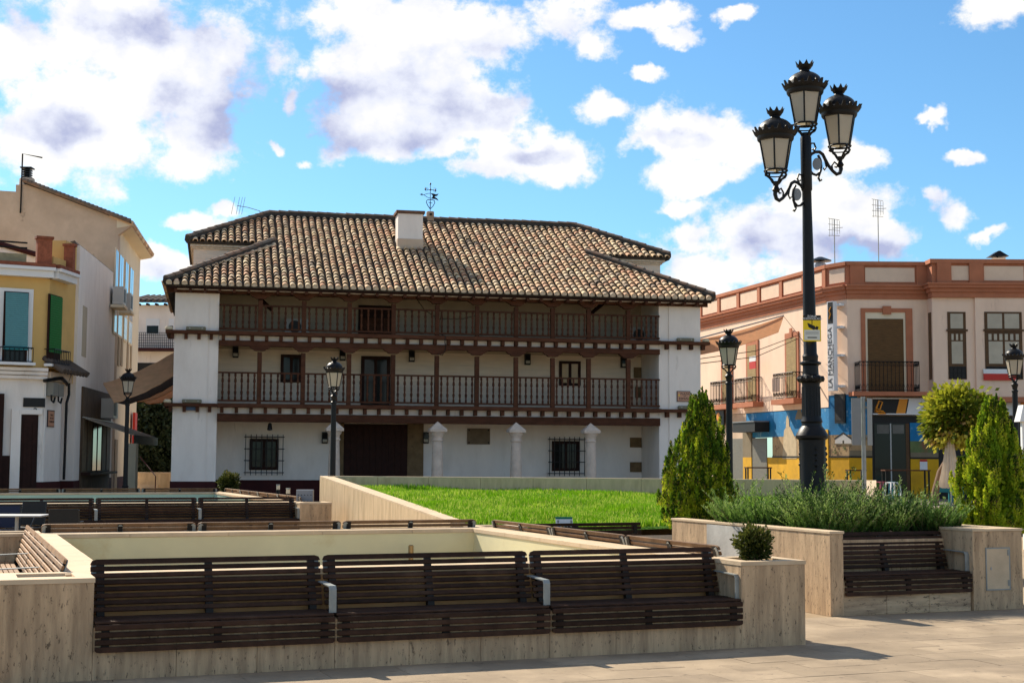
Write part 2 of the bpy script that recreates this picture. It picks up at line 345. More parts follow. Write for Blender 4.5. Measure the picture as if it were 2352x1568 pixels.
def fmesh(name, V, Fc, m, rnd=None, parent=None):
    """fast mesh from numpy: V (n,3), Fc (k,3 or 4); rnd one value per face"""
    me = bpy.data.meshes.new(name); n = len(V); k, q = Fc.shape
    me.vertices.add(n); me.vertices.foreach_set('co', np.ascontiguousarray(V, dtype=np.float32).ravel())
    me.loops.add(k*q); me.loops.foreach_set('vertex_index', Fc.astype(np.int32).ravel())
    me.polygons.add(k); me.polygons.foreach_set('loop_start', np.arange(0, k*q, q, dtype=np.int32))
    me.update(calc_edges=True); me.validate()
    if rnd is not None:
        a = me.attributes.new('rnd', 'FLOAT', 'FACE'); a.data.foreach_set('value', rnd.astype(np.float32))
    me.materials.append(m); o = bpy.data.objects.new(name, me); COL.objects.link(o)
    if parent: o.parent = parent
    return o
def leaves(P, D, ln, wd, m, name, rnd, parent=None, fold=.0):
    """leaf quads (diamond shaped) at P pointing along D"""
    n = len(P); D = D/np.linalg.norm(D, axis=1, keepdims=True)
    A = np.cross(D, rng.normal(size=(n, 3))); A /= np.linalg.norm(A, axis=1, keepdims=True)
    ln = np.broadcast_to(ln, n)[:, None]; wd = np.broadcast_to(wd, n)[:, None]
    V = np.stack([P, P+D*ln*.5+A*wd*.5, P+D*ln, P+D*ln*.5-A*wd*.5], 1).reshape(-1, 3)
    Fc = np.arange(4*n).reshape(n, 4)
    return fmesh(name, V, Fc, m, rnd, parent)
# ================================================================== SETTING
gnd = struct('ground', MB().add([(-400,-60,0),(400,-60,0),(400,900,0),(-400,900,0)], [(0,1,2,3)]), GROUND)
FF = Frame(2.764, 13.282, R(21.5))           # the grid of the square: x along the front, y away
pav = struct('pavement', MB().add([FF.w(-7.6,-3.3,.002),FF.w(6.4,-3.3,.002),FF.w(6.4,1.95,.002),FF.w(-7.6,1.95,.002)], [(0,1,2,3)]), mat('paving_joint', (.05, .04, .03), .95, .3, 4.))
_sl = MB().box(-.5, .5, -.5, .5, -.03, .006).build('paving_slab', PAVE, pav); first = True
for j in range(13):
    for i in range(22):
        x = -7.5+.64*i+(.32 if j % 2 else 0); y = -3.2+.40*j
        g1 = random.choice((.001, .001, .002, .003, .014)); g2 = random.choice((.001, .001, .001, .002, .012))
        o = _sl if first else inst(_sl, pav); first = False
        o.location = FF.w(x+.32, y+.2, random.uniform(-.0012, .0012)); o.rotation_euler = (0, 0, FF.a); o.scale = (.64-g2, .40-g1, 1)
# kerb and pavement of the far street
SW = 49.0
kb = MB().box(7.5, 60, SW, SW+.2, -.1, .15).build('kerb', TRAVT); tag(kb, kind='structure')
struct('far_pavement', MB().box(7.5, 60, SW+.2, 120, -.1, .145), mat('far_pavement_stone', (.20, .175, .15), .9, .15, 1.))
struct('side_street', MB().box(-24, -9.5, 43, 64, -.1, .004), mat('side_street_paving', (.33, .25, .16), .85, .15, 1.2))

# ================================================================== BENCHES
BD = .50                                       # depth of a bench niche
def slat_mesh(name, L, y0, y1, z0, z1, c=.006, round_=0.):
    mb = MB()
    if round_:
        r = round_; z = z1
        pr = [(0, z0), (0, z1-r*.75), (r*.25, z1-r*.25), (r, z1), (L-r, z1), (L-r*.25, z1-r*.25), (L, z1-r*.75), (L, z0)]
        mb.prism(pr, y0, y1)
    else: mb.cbox(0, L, y0, y1, z0, z1, c)
    return mb
BENCH_CACHE = {}
def bench(label, fr, s, t, ang, L, arm='right', group=None, SLAT=SLAT):
    key = (round(L, 2), arm, SLAT.name)
    root = thing('slatted_bench', label, 'bench', fr.w(s, t), fr.a+ang, group)
    if key in BENCH_CACHE:
        for ch in BENCH_CACHE[key].children:
            c = ch.copy(); COL.objects.link(c); c.parent = root
            for g in ch.children: d = g.copy(); COL.objects.link(d); d.parent = c
        return root
    g = .012; LL = L-2*g
    # backrest slats, leaning back
    lean = math.atan2(.13, .42); n = 8; pitch = .0545
    base = slat_mesh('slat', LL, -.011, .011, -.019, .019).build('slat', SLAT, root)
    top = slat_mesh('slat', LL, -.011, .011, -.019, .022, round_=.045).build('slat', SLAT, root)
    def place(o, y, z, rx=0): o.location = (g, y, z); o.rotation_euler = (rx, 0, 0)
    for k in range(n):
        h = .045+pitch*k; y = .385+h*math.sin(lean); z = .455+h*math.cos(lean)
        o = top if k == n-1 else (base if k == 0 else inst(base, root))
        place(o, y, z, -lean)
    # seat slats
    st = slat_mesh('slat', LL, -.024, .024, -.011, .011).build('slat', SLAT, root)
    for k in range(7):
        o = st if k == 0 else inst(st, root); place(o, .012+.056*k, .437-.003*math.sin(k), 0)
    # apron below the seat
    ap = slat_mesh('slat', LL, -.011, .011, -.021, .021).build('slat', SLAT, root)
    apb = MB().prism([(0, .021), (0, -.005), (.012, -.017), (.035, -.021), (LL-.035, -.021), (LL-.012, -.017), (LL, -.005), (LL, .021)][::-1], -.011, .011).build('slat', SLAT, root)
    for k in range(4):
        o = apb if k == 3 else (ap if k == 0 else inst(ap, root)); place(o, -.036, .405-.056*k)
    # steel supports
    sp = MB(); sp.prism([(-.024, .215), (-.024, .42), (.37, .42), (.375, .44), (.375+.45*math.sin(lean), .45+.44*math.cos(lean)), (.405+.45*math.sin(lean), .45+.44*math.cos(lean)), (.43, .40), (.02, .39), (-.004, .215)][::-1], -.03, .03, 'x')
    sp = sp.build('support', STEELD, root); sp.location = (.09, 0, 0)
    inst(sp, root, (L/2, 0, 0)); inst(sp, root, (L-.09, 0, 0))
    # rounded steel end plates seen from behind
    ep = MB(); pr = [(-.032, 0), (.032, 0)]+[(.032*math.cos(a), .085+.032*math.sin(a)) for a in np.linspace(0, math.pi, 7)]
    ep.prism(pr, 0, .008); ep = ep.build('end_plate', STEEL, root); ep.rotation_euler = (-lean, 0, 0)
    yy = .385+.315*math.sin(lean)+.018; zz = .455+.315*math.cos(lean)
    ep.location = (.05, yy, zz); inst(ep, root, (L/2, yy, zz), (-lean, 0, 0)); inst(ep, root, (L-.05, yy, zz), (-lean, 0, 0))
    # armrest: one bent flat bar
    w = .03; x = L-.012 if arm == 'right' else .05
    am = MB(); am.prism([(.035, .45), (.035, .635), (.055, .665), (.43, .675), (.43, .667), (.058, .655), (.045, .632), (.045, .45)][::-1], x-w, x+w, 'x')
    am.build('armrest', STEEL, root)
    BENCH_CACHE[key] = root
    return root

# ================================================================== FOUNTAINS
def fountain(label, s0, s1, t0, t1, paint, cb=.68, H=.775, panels=True):
    root = thing('fountain_basin', label, 'fountain', FF.w((s0+s1)/2, t0), FF.a)
    ox, oy = (s0+s1)/2, t0
    def X(s): return s-ox
    def Y(t): return t-oy
    lw = .33; ct = .05
    i0, i1, j0, j1 = s0+BD+lw, s1-BD-lw, t0+BD+lw, t1-BD-lw
    # parapet behind the benches, one per side (butted)
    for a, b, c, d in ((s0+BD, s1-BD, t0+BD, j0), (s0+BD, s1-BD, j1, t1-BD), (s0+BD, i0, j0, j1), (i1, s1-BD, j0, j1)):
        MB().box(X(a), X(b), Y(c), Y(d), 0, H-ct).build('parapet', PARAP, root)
    # low plinths under the seats
    for a, b, c, d in ((s0+cb, s1-cb, t0+.022, t0+BD), (s0+cb, s1-cb, t1-BD, t1-.022), (s0+.022, s0+BD, t0+cb, t1-cb), (s1-BD, s1-.022, t0+cb, t1-cb)):
        MB().box(X(a)+.003, X(b)-.003, Y(c)+.003, Y(d)-.003, 0, .40).build('plinth', TRAV, root)
    # travertine facing on the front
    n = int(round((s1-s0-2*cb)/.62)); w = (s1-s0-2*cb)/n
    for k in range(n):
        MB().box(X(s0+cb)+k*w+.002, X(s0+cb)+(k+1)*w-.002, 0, .022, 0, .405).build('facing_panel', TRAV, root)
    # coping stones
    def cop(a, b, c, d, along):
        m_ = max(1, int(round(((b-a) if along == 'x' else (d-c))/1.15)))
        for k in range(m_):
            if along == 'x': q = (a+(b-a)*k/m_+.0015, a+(b-a)*(k+1)/m_-.0015, c, d)
            else: q = (a, b, c+(d-c)*k/m_+.0015, c+(d-c)*(k+1)/m_-.0015)
            MB().box(X(q[0]), X(q[1]), Y(q[2]), Y(q[3]), H-ct, H+random.uniform(0, .002)).build('coping_stone', TRAVT, root, bevel=.004)
    e = .025
    cop(i0-lw, i1+lw, j0-lw, j0+e, 'x'); cop(i0-lw, i1+lw, j1-e, j1+lw, 'x')
    cop(i0-lw, i0+e, j0+e+.001, j1-e-.001, 'y'); cop(i1-e, i1+lw, j0+e+.001, j1-e-.001, 'y')
    # painted lining and floor
    for a, b, c, d in ((i0, i1, j0, j0+.012), (i0, i1, j1-.012, j1), (i0, i0+.012, j0+.012, j1-.012), (i1-.012, i1, j0+.012, j1-.012)):
        MB().box(X(a), X(b), Y(c), Y(d), .10, H-ct-.002).build('lining', paint, root)
    MB().box(X(i0), X(i1), Y(j0), Y(j1), .02, .16).build('floor', BFLOOR, root)
    # corner blocks
    for a, c in ((s0, t0), (s1-cb, t0), (s0, t1-cb), (s1-cb, t1-cb)):
        b = MB()
        x0, x1, y0, y1 = X(a), X(a+cb), Y(c), Y(c+cb)
        b.box(x0, x1, y0, y1, 0, H-.03)
        blk = b.build('corner_block', TRAV, root, bevel=.005)
        q = MB(); k = .13
        for r_ in ((x0-.006, x1+.006, y0-.006, y0+k), (x0-.006, x1+.006, y1-k, y1+.006), (x0-.006, x0+k, y0+k, y1-k), (x1-k, x1+.006, y0+k, y1-k)):
            q.box(*r_, H-.03, H+.006)
        q.box(x0+k, x1-k, y0+k, y1-k, H-.03, H-.018)
        q.build('block_cap', TRAVT, blk)
    return root, (i0, i1, j0, j1)
s0, s1, t0, t1 = -7.05, 0.0, .08, 7.62; CB = .68
f1, inn = fountain('dry pale basin in front, ringed by slatted benches and travertine corner blocks', s0, s1, t0, t1, BASIN)
def ring(s0, s1, t0, t1, nx, ny, names, cb=CB):
    L = (s1-s0-2*cb)/nx
    for k in range(nx):
        bench(names['front'][k], FF, s0+cb+L*k, t0, 0, L, group='benches round the fountains')
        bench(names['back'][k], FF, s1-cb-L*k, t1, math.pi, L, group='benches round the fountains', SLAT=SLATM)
    L = (t1-t0-2*cb)/ny
    for k in range(ny):
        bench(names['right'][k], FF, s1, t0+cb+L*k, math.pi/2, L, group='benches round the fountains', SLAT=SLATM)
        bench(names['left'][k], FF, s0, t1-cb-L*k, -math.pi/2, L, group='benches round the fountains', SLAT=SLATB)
ring(s0, s1, t0, t1, 3, 3, dict(
    front=['dark slatted bench at the left of the nearest row', 'dark slatted bench in the middle of the nearest row', 'dark slatted bench at the right of the nearest row, beside the shrub block'],
    back=['right-hand bench backing onto the far rim of the near basin', 'middle bench backing onto the far rim of the near basin', 'left-hand bench backing onto the far rim of the near basin'],
    right=['nearest bench along the right rim of the near basin', 'middle bench along the right rim of the near basin', 'farthest bench along the right rim of the near basin'],
    left=['farthest sunlit bench on the left side of the near basin', 'middle sunlit bench on the left side of the near basin', 'sunlit tan slatted bench nearest the left corner block']))
p0, p1, q0, q1 = -9.45, .12, 18.2, 28.6
f2, inn2 = fountain('far pale green basin ringed by benches, in front of the timber-galleried house', p0, p1, q0, q1, BASING)
ring(p0, p1, q0, q1, 4, 4, dict(
    front=['far-left bench of the far basin front row, left of the cafe chairs', 'bench of the far basin front row behind the cafe chairs', 'bench of the far basin front row, third from the left', 'bench of the far basin front row beside the plain travertine block'],
    back=['rightmost bench on the far side of the far basin', 'second bench from the right on the far side of the far basin', 'third bench from the right on the far side of the far basin', 'fourth bench from the right on the far side of the far basin'],
    right=['nearest bench on the right rim of the far basin', 'second bench on the right rim of the far basin', 'third bench on the right rim of the far basin', 'bench on the right rim of the far basin next to the small shrub'],
    left=['farthest bench on the left rim of the far basin', 'third bench on the left rim of the far basin', 'second bench on the left rim of the far basin', 'nearest bench on the left rim of the far basin']))
# fountain fittings
def nozzle(label, px, py, h=.42):
    # stands on the basin floor; the visible tip gives its height
    for _t in np.linspace(2.0, 6.0, 60):
        pass
    q = FF.loc(G(px, py, .16+h)); P = FF.w(q.x, q.y, .16)
    r = thing('fountain_nozzle', label, 'nozzle', P, FF.a, 'fountain fittings')
    MB().lathe([(.06, 0), (.06, .03), (.032, .04), (.032, h-.1), (.036, h-.1), (.036, h)], n=10).build('pipe', BRONZE, r, smooth=SM)
    MB().lathe([(.026, h-.006), (.026, h+.006)], n=10).build('cap', IRON, r)
    s = MB(); s.box(-.22, -.10, -.06, .06, 0, .10); s.build('spotlight', BRONZE, r)
    s = MB(); s.box(.12, .24, -.06, .06, 0, .10); s.build('spotlight', BRONZE, r)
nozzle('upright bronze nozzle behind the left front bench', 390, 1256)
nozzle('upright bronze nozzle behind the middle front bench', 944, 1252)
def spout(label, px, py):
    q = FF.loc(G(px, py, .42)); r = thing('tilted_spout', label, 'spout', FF.w(q.x, q.y, .16), FF.a+.3, 'fountain fittings')
    MB().tube([(-.1, 0, .05), (.02, 0, .18), (.16, 0, .25)], [.03, .04, .055], 8).build('barrel', ALU, r, smooth=SM)
    MB().box(.15, .17, -.06, .06, .17, .31).build('flange', GREYM, r)
    MB().box(-.16, -.02, -.05, .05, 0, .06).build('foot', GREYM, r)
    MB().tube([(-.13, 0, .05), (-.14, 0, .16), (-.10, .02, .20)], .015, 6).build('pipe', GREYM, r)
spout('small tilted metal spout in the near basin, left of centre', 705, 1256)

# ================================================================== RAISED LAWN
Lq = FF.loc(AtY(728, 1092, 33.4)); ZT = 1.30                       # far left corner
lf = Vector((.15, 10.6)); lb = Vector((.62, 21.3)); rb = Vector((FF.loc(G(1995, 1102, ZT)).x, FF.loc(G(1995, 1102, ZT)).y))
_rf = FF.loc(AtY(2014, 1130, 25.0)); rf = Vector((_rf.x, _rf.y)); fm = Vector((1.4, 8.6))
lawn_root = thing('lawn_retaining_wall', 'pale sawn stone wall around the raised sloping lawn', 'wall', FF.w(lf.x, lf.y), FF.a)
def LW(a, b, za0, za1, zb0, zb1, th, side, name, m, bevel=0):
    """wall strip from a to b (grid coords), heights bottom/top at each end"""
    d = (b-a).normalized(); nrm = Vector((-d.y, d.x))*th*side
    P = [Vector((p.x-lf.x, p.y-lf.y)) for p in (a, b, b+nrm, a+nrm)]
    z0 = (za0, zb0, zb0, za0); z1 = (za1, zb1, zb1, za1)
    ring_ = [(p.x, p.y, z) for p, z in zip(P, z0)]+[(p.x, p.y, z) for p, z in zip(P, z1)]
    if side > 0: pass
    return MB().hexa(ring_ if side > 0 else [ring_[i] for i in (3, 2, 1, 0, 7, 6, 5, 4)]).build(name, m, lawn_root, bevel=bevel)
def panels(a, b, za, zb, th, side, n, cope=True):
    for k in range(n):
        u0, u1 = k/n, (k+1)/n; d = (b-a); g = .004/d.length
        A = a+d*(u0+g); B = a+d*(u1-g); ZA = za+(zb-za)*u0; ZB = za+(zb-za)*u1
        LW(A, B, 0, ZA-.03, 0, ZB-.03, th, side, 'wall_panel', TRAVW)
        if cope: LW(A, B, ZA-.029, ZA, ZB-.029, ZB, th+.0, side, 'coping_stone', TRAVT)
panels(lf, lb, .70, ZT, .28, -1, 6)
panels(lb+Vector((.285, 0)), rb, ZT, ZT, .28, -1, 10)
panels(rb+Vector((-.01, -.285)), rf, ZT, .72, .28, -1, 6)
# turf: a tilted sheet and its blades
A = lf+Vector((.24, 0)); Bq = lb+Vector((.2, -.2)); Cq = rb+Vector((-.2, -.2)); Dq = rf+Vector((-.2, 0))
def lz(x, y):
    return .62+(y-8.6)/(21.2-8.6)*.47+.02*math.sin(x*1.7+y)+.015*math.sin(y*2.3)
poly = [A, fm, Dq, Cq, Bq]
nx, ny = 40, 40; V = []; Fq = []
def inside(x, y):
    c = False; n = len(poly); j = n-1
    for i in range(n):
        if (poly[i].y > y) != (poly[j].y > y) and x < (poly[j].x-poly[i].x)*(y-poly[i].y)/(poly[j].y-poly[i].y)+poly[i].x: c = not c
        j = i
    return c
top = [(p.x, p.y) for p in poly]
sub = []
def quadpt(u, v):
    a = A.lerp(fm if 0 else Dq, u); b = Bq.lerp(Cq, u); return a.lerp(b, v)
for j in range(ny+1):
    for i in range(nx+1):
        p = quadpt(i/nx, j/ny); P = FF.w(p.x, p.y, lz(p.x, p.y)); V.append(P)
for j in range(ny):
    for i in range(nx):
        k = j*(nx+1)+i; Fq.append((k, k+1, k+nx+2, k+nx+1))
P0 = [FF.w(p.x, p.y, lz(p.x, p.y)) for p in (A, fm, Dq)]
tb = MB(); tb.add(V, Fq); tb.add(P0, [(0, 1, 2)])
tag(tb.build('lawn_turf', mat('turf_base', (.08, .20, .010), .95, .3, 5., .5, 30.), smooth=True), kind='structure')
NB = 110000
u = rng.random(NB*2); v = rng.random(NB*2)**1.25
ax = np.array([[p.x, p.y] for p in (A, Dq, Cq, Bq)])
xy = (ax[0]*(1-u)[:, None]+ax[1]*u[:, None])*(1-v)[:, None]+(ax[3]*(1-u)[:, None]+ax[2]*u[:, None])*v[:, None]
tri = rng.random((12000, 2)); sw = tri.sum(1) > 1; tri[sw] = 1-tri[sw]
fmv = np.array([fm.x, fm.y]); extra = ax[0]+(fmv-ax[0])*tri[:, :1]+(ax[1]-ax[0])*tri[:, 1:]
xy = np.vstack([xy[:NB], extra]); n = len(xy)
zz = .62+(xy[:, 1]-8.6)/(21.2-8.6)*.47+.02*np.sin(xy[:, 0]*1.7+xy[:, 1])+.015*np.sin(xy[:, 1]*2.3)
W = np.array([FF.o.x, FF.o.y])+xy[:, :1]*np.array([FF.x.x, FF.x.y])+xy[:, 1:]*np.array([FF.y.x, FF.y.y])
base = np.column_stack([W, zz-.005]); h = rng.uniform(.04, .11, n)*(1+.35*np.sin(W[:, 0]*2.1)*np.sin(W[:, 1]*1.6))
lean = rng.normal(0, .022, (n, 2)); az = rng.random(n)*math.pi; wd = rng.uniform(.006, .014, n)
sx = np.column_stack([np.cos(az)*wd, np.sin(az)*wd, np.zeros(n)])
tipp = base+np.column_stack([lean, h]); V = np.stack([base-sx, base+sx, tipp], 1).reshape(-1, 3)
clump = .5+.22*np.sin(W[:, 0]*1.3+1.)*np.sin(W[:, 1]*.9)+.22*np.sin(W[:, 0]*4.1+W[:, 1]*1.7)*np.sin(W[:, 1]*3.3-W[:, 0])+.12*np.sin(W[:, 0]*11+2*np.sin(W[:, 1]*5))
gr = fmesh('grass', V, np.arange(3*n).reshape(n, 3), L_GRS, np.clip(rng.random(n)*.55+clump*.55-.10+.35*(np.sin(W[:, 0]*.83+.4)*np.sin(W[:, 1]*.61+1.1)*np.sin(W[:, 0]*2.3-W[:, 1]*1.9) > .42)*rng.random(n), 0, .999))
tag(gr, 'short bright green grass on the raised lawn', 'grass', kind='stuff')
# bench along the front of the lawn
q = FF.gr(1540, 1212, .885)
lbx = FF.gr(1545, 1213, .70)
tr = thing('lawn_edge_bench', 'dark timber bench back along the near edge of the lawn, left of the thuja', 'bench', FF.w(.35, 8.45), FF.a)
for k in range(6):
    o = MB().cbox(0, 2.2, -.012, .012, -.024, .024, .004).build('slat', SLAT, tr); o.location = (0, .05+.012*k, .44+.056*k)
for xx in (.1, 1.1, 2.1): MB().box(xx-.03, xx+.03, .07, .16, 0, .70).build('support', STEELD, tr)
for k in range(5):
    o = MB().cbox(0, 2.2, -.024, .024, -.011, .011, .004).build('slat', SLAT, tr); o.location = (0, -.30+.06*k, .41)
MB().box(.02, 2.18, -.32, .06, 0, .38).build('plinth', TRAV, tr)
# little notice board on the lawn
nb = AtY(1297, 1210, 21.9); lx = FF.loc(nb)
sg = thing('lawn_notice', 'small tilted notice board with green heading at the lawn edge', 'notice', FF.w(lx.x, lx.y, lz(lx.x, lx.y)-.02), .05)
ht = AtY(1297, 1187, 21.9).z-(lz(lx.x, lx.y)-.02)
for xx in (-.10, .10): MB().box(xx-.012, xx+.012, .0, .02, 0, ht*.8).build('leg', STEEL, sg)
MB().hexa([(-.13,-.03,.05),(.13,-.03,.05),(.13,-.015,.05),(-.13,-.015,.05),(-.14,.03,ht),(.12,.03,ht),(.12,.045,ht),(-.14,.045,ht)]).build('board', WPAINT, sg)
MB().hexa([(-.138,.016,ht*.78),(.122,.016,ht*.78),(.122,.03,ht*.78),(-.138,.03,ht*.78),(-.142,.026,ht+.003),(.122,.026,ht+.003),(.122,.047,ht+.003),(-.142,.047,ht+.003)]).build('heading_band', mat('green_print', (.01, .16, .10), .6, .05), sg)
for k, c in enumerate(((.05, .25, .4), (.5, .3, .05), (.05, .15, .1), (.05, .08, .12))):
    MB().hexa([(-.10+.05*k,-.033,.07),(-.065+.05*k,-.033,.07),(-.065+.05*k,-.02,.07),(-.10+.05*k,-.02,.07),(-.10+.05*k,-.012,ht*.45),(-.07+.05*k,-.012,ht*.45),(-.07+.05*k,.0,ht*.45),(-.10+.05*k,.0,ht*.45)]).build('printed_figure', mat('print_%d' % k, c, .6, .1), sg)

# ================================================================== ROSEMARY PLANTER
a0, b0 = 1.62, 2.06; PZ = .93
pl = thing('travertine_planter', 'travertine planter with rosemary, built-in bench and access panel', 'planter', FF.w(a0, b0), FF.a)
def PB(name, m, x0, x1, y0, y1, z0, z1, bevel=.004, par=None): return MB().box(x0, x1, y0, y1, z0, z1).build(name, m, par or pl, bevel=bevel)
PB('side_wall', TRAV, 0, .17, .003, 1.9, 0, PZ-.03); PB('side_wall', TRAV, 0, .17, 1.905, 3.7, 0, PZ-.03)
PB('coping_stone', TRAVT, -.01, .18, -.008, 1.85, PZ-.029, PZ); PB('coping_stone', TRAVT, -.01, .18, 1.853, 3.71, PZ-.029, PZ)
PB('back_wall', TRAV, .18, 5.6, 3.4, 3.57, 0, PZ-.03); PB('parapet', TRAV, .175, 1.92, .50, .66, 0, .80)
for k in range(3): PB('facing_panel', TRAVH, .175+.58*k+.002, .175+.58*(k+1)-.002, .03, .05, 0, .36)
PB('plinth', TRAV, .175, 1.915, .052, .499, 0, .38)
blk = PB('corner_block', TRAV, 1.93, 2.64, 0, .66, 0, PZ-.03, .005)
PB('block_cap', TRAVT, 1.922, 2.65, -.008, .668, PZ-.029, PZ)
PB('side_wall', TRAV, 2.48, 2.64, .665, 3.39, 0, PZ-.03); PB('coping_stone', TRAVT, 2.47, 2.65, .67, 3.40, PZ-.029, PZ)
PB('cement_patch', mat('grey_cement', (.42, .40, .36), .9, .25, 2.5, .2, 20.), -.006, .001, 1.85, 2.75, .10, PZ-.04)
MB().box(.175, 2.475, .665, 3.39, .2, .84).build('soil', SOIL, pl)
ap = MB().box(2.12, 2.44, -.008, .004, .24, .70).build('access_panel', TRAVT, blk)
for r_ in ((2.105, 2.12, .225, .715), (2.44, 2.455, .225, .715)): MB().box(r_[0], r_[1], -.010, .004, r_[2], r_[3]).build('panel_frame', STEEL, ap)
for r_ in ((.225, .24), (.70, .715)): MB().box(2.12, 2.44, -.010, .004, *r_).build('panel_frame', STEEL, ap)
for z in (.27, .62): MB().box(2.415, 2.435, -.014, -.008, z, z+.07).build('hinge', STEEL, ap)
MB().box(2.17, 2.185, -.014, -.008, .46, .49).build('lock', ALU, ap)
bench('dark slatted bench set into the rosemary planter on the right', FF, a0+.175, b0+.03, 0, 1.74, group='benches round the fountains')
# ================================================================== MAIN HOUSE (timber galleries)
BF = Frame(-11.2, 47.0, R(11.8)); BL = 18.33; WR = 2.2
hs = thing('galleried_house', 'white three-storey house with dark timber galleries and clay tile roof', 'house', BF.o, BF.a)
def HB(name, m, x0, x1, y0, y1, z0, z1, par=None, bevel=0.): return MB().box(x0, x1, y0, y1, z0, z1).build(name, m, par or hs, bevel=bevel)
# end piers
for (xa, xb, xs0, xs1) in ((0, 1.10, 1.10, 1.44), (17.16, BL, 16.80, 17.16)):
    HB('pier', WHITE, xa, xb, 0, WR, .93, 7.44); HB('pier', WHITE, xs0, xs1, .05, WR, .93, 7.44)
    HB('plinth', PLINTH, xa-.03, xb+.03 if xa > 1 else xb, -.03, WR, 0, .93); HB('plinth', PLINTH, xs0 if xa < 1 else xs0, xs1, .02, WR, 0, .925)
# body behind the galleries
HB('wall', WHITE, 0, BL, WR, 9.2, .95, 3.12); HB('plinth', PLINTH, -.03, BL+.03, WR-.03, 9.2, 0, .948)
HB('wall', BRICKW, 0, BL, WR, 9.2, 3.122, 5.5); HB('wall', mat('shade_toned_plaster', (.43, .36, .27), .9, .08, 1.5, .2, 12.), 0, BL, WR, 9.2, 5.502, 7.4)  # top storey plaster: gallery shade put into its darker colour
HB('upper_wall', BRICKW, .50, BL-.34, 3.58, 9.0, 7.4, 9.36)
for k in range(9):  # brick corbel course under the upper eave
    pass
HB('cornice', LIME, .44, BL-.28, 3.50, 9.08, 9.18, 9.25); HB('cornice', LIME, .38, BL-.20, 3.42, 9.14, 9.252, 9.33)
posts = [2.80, 4.25, 5.79, 7.29, 8.80, 10.20, 11.58, 12.89, 14.19, 15.64]
X0, X1 = 1.445, 16.795
jm = MB().box(-.055, .055, -.16, .30, -.085, .085).build('corbel', WOOD, hs)
used = [False]
def corbel(x, y, z):
    o = inst(jm, hs) if used[0] else jm; used[0] = True; o.location = (x, y, z)
zap = MB(); pr = [(a_*.74, .04+b_*.8) for a_, b_ in [(-.46, .20), (.46, .20), (.46, .15), (.40, .13), (.36, .09), (.30, .08), (.26, .03), (.18, 0), (-.18, 0), (-.26, .03), (-.30, .08), (-.36, .09), (-.40, .13), (-.46, .15)]]
zap.prism(pr[::-1], -.09, .09); zapo = zap.build('bracket', WOOD, hs); zu = [False]
bal = MB().lathe([(.036, 0), (.036, .10), (.022, .12), (.040, .22), (.046, .27), (.024, .33), (.033, .40), (.033, .50), (.024, .57), (.046, .63), (.040, .68), (.022, .78), (.036, .80), (.036, .90)], n=8).build('baluster', WOOD, None, smooth=True)
bu = [False]
def gallery(zs, zrail_b, zrail_t, zbeam0, zbeam1, slab_b, corb_b, ztopbeam_b, nbal, with_slab=True):
    # floor slab: boards, ceiling underside, edge board
    HB('floor_deck', WOODD, X0+.004, X1-.004, .02, WR-.004, slab_b+.02, zs-.03)
    HB('edge_board', WOOD, X0+.004, X1-.004, -.26, .02, slab_b, zs, bevel=.01)
    HB('plaster_strip', WHITE, X0+.004, X1-.004, .05, .20, corb_b, slab_b-.002)
    HB('beam', WOOD, X0+.004, X1-.004, -.10, .16, zbeam0, corb_b-.002, bevel=.012)
    x = X0+.15
    while x < X1-.05:
        corbel(x, -.02, (slab_b+corb_b)/2+.005); x += .475
    # railing
    rl = HB('railing', WOOD, X0+.004, X1-.004, -.07, .01, zrail_t-.055, zrail_t)
    MB().box(X0+.004, X1-.004, -.075, .015, zrail_b-.05, zrail_b+.01).build('bottom_rail', WOOD, rl)
    xs = [X0]+posts+[X1]; h = zrail_t-.055-(zrail_b+.01)
    for a, b in zip(xs[:-1], xs[1:]):
        n = 6 if b-a > 1.15 else 5
        for k in range(n):
            if bu[0]: o = inst(bal, rl)
            else: o = bal; o.parent = rl; bu[0] = True
            o.location = (a+(b-a)*(k+.75)/(n+.5), -.03, zrail_b+.01); o.scale = (1, 1, h/.9)
    for p in posts:
        MB().box(p-.075, p+.075, -.085, .065, zs, ztopbeam_b-.198).build('post', WOOD, hs, bevel=.012)
        o = inst(zapo, hs) if zu[0] else zapo; zu[0] = True; o.location = (p, -.01, ztopbeam_b-.199)
gallery(3.51, 3.63, 4.57, 2.91, 3.18, 3.38, 3.18, 5.44, 6)
gallery(5.92, 6.03, 6.83, 5.44, 5.62, 5.79, 5.62, 7.19, 6)
HB('beam', WOOD, X0+.004, X1-.004, -.10, .16, 7.19, 7.39, bevel=.012)
# string boards and corbels carried across the piers
for zt, zb in ((3.50, 3.39), (5.91, 5.80)):
    for xa, xb in ((-.28, X0), (X1, BL+.28)):
        HB('string_board', WOOD, xa, xb, -.27, -.004, zb, zt, bevel=.01)
    for xa, xb in ((-.27, -.004), (BL+.004, BL+.27)): HB('string_board', WOOD, xa, xb, -.002, WR, zb, zt)
    for x in (-.06, .38, .80, 1.2, 17.05, 17.5, 17.95, BL+.06):
        o = inst(jm, hs); o.location = (x, -.02-.0, zb-.088); o.scale = (1, .58, 1); o.location.y = -.09
    for xx in (-.17, BL+.17):   # capped board ends
        MB().lathe([(.10, 0), (.13, .03), (.13, .07), (.09, .12)], n=10).build('end_cap', mat('cream_cap', (.55, .48, .33), .8, .1), hs, smooth=SM).location = (xx, -.12, zt+.001)
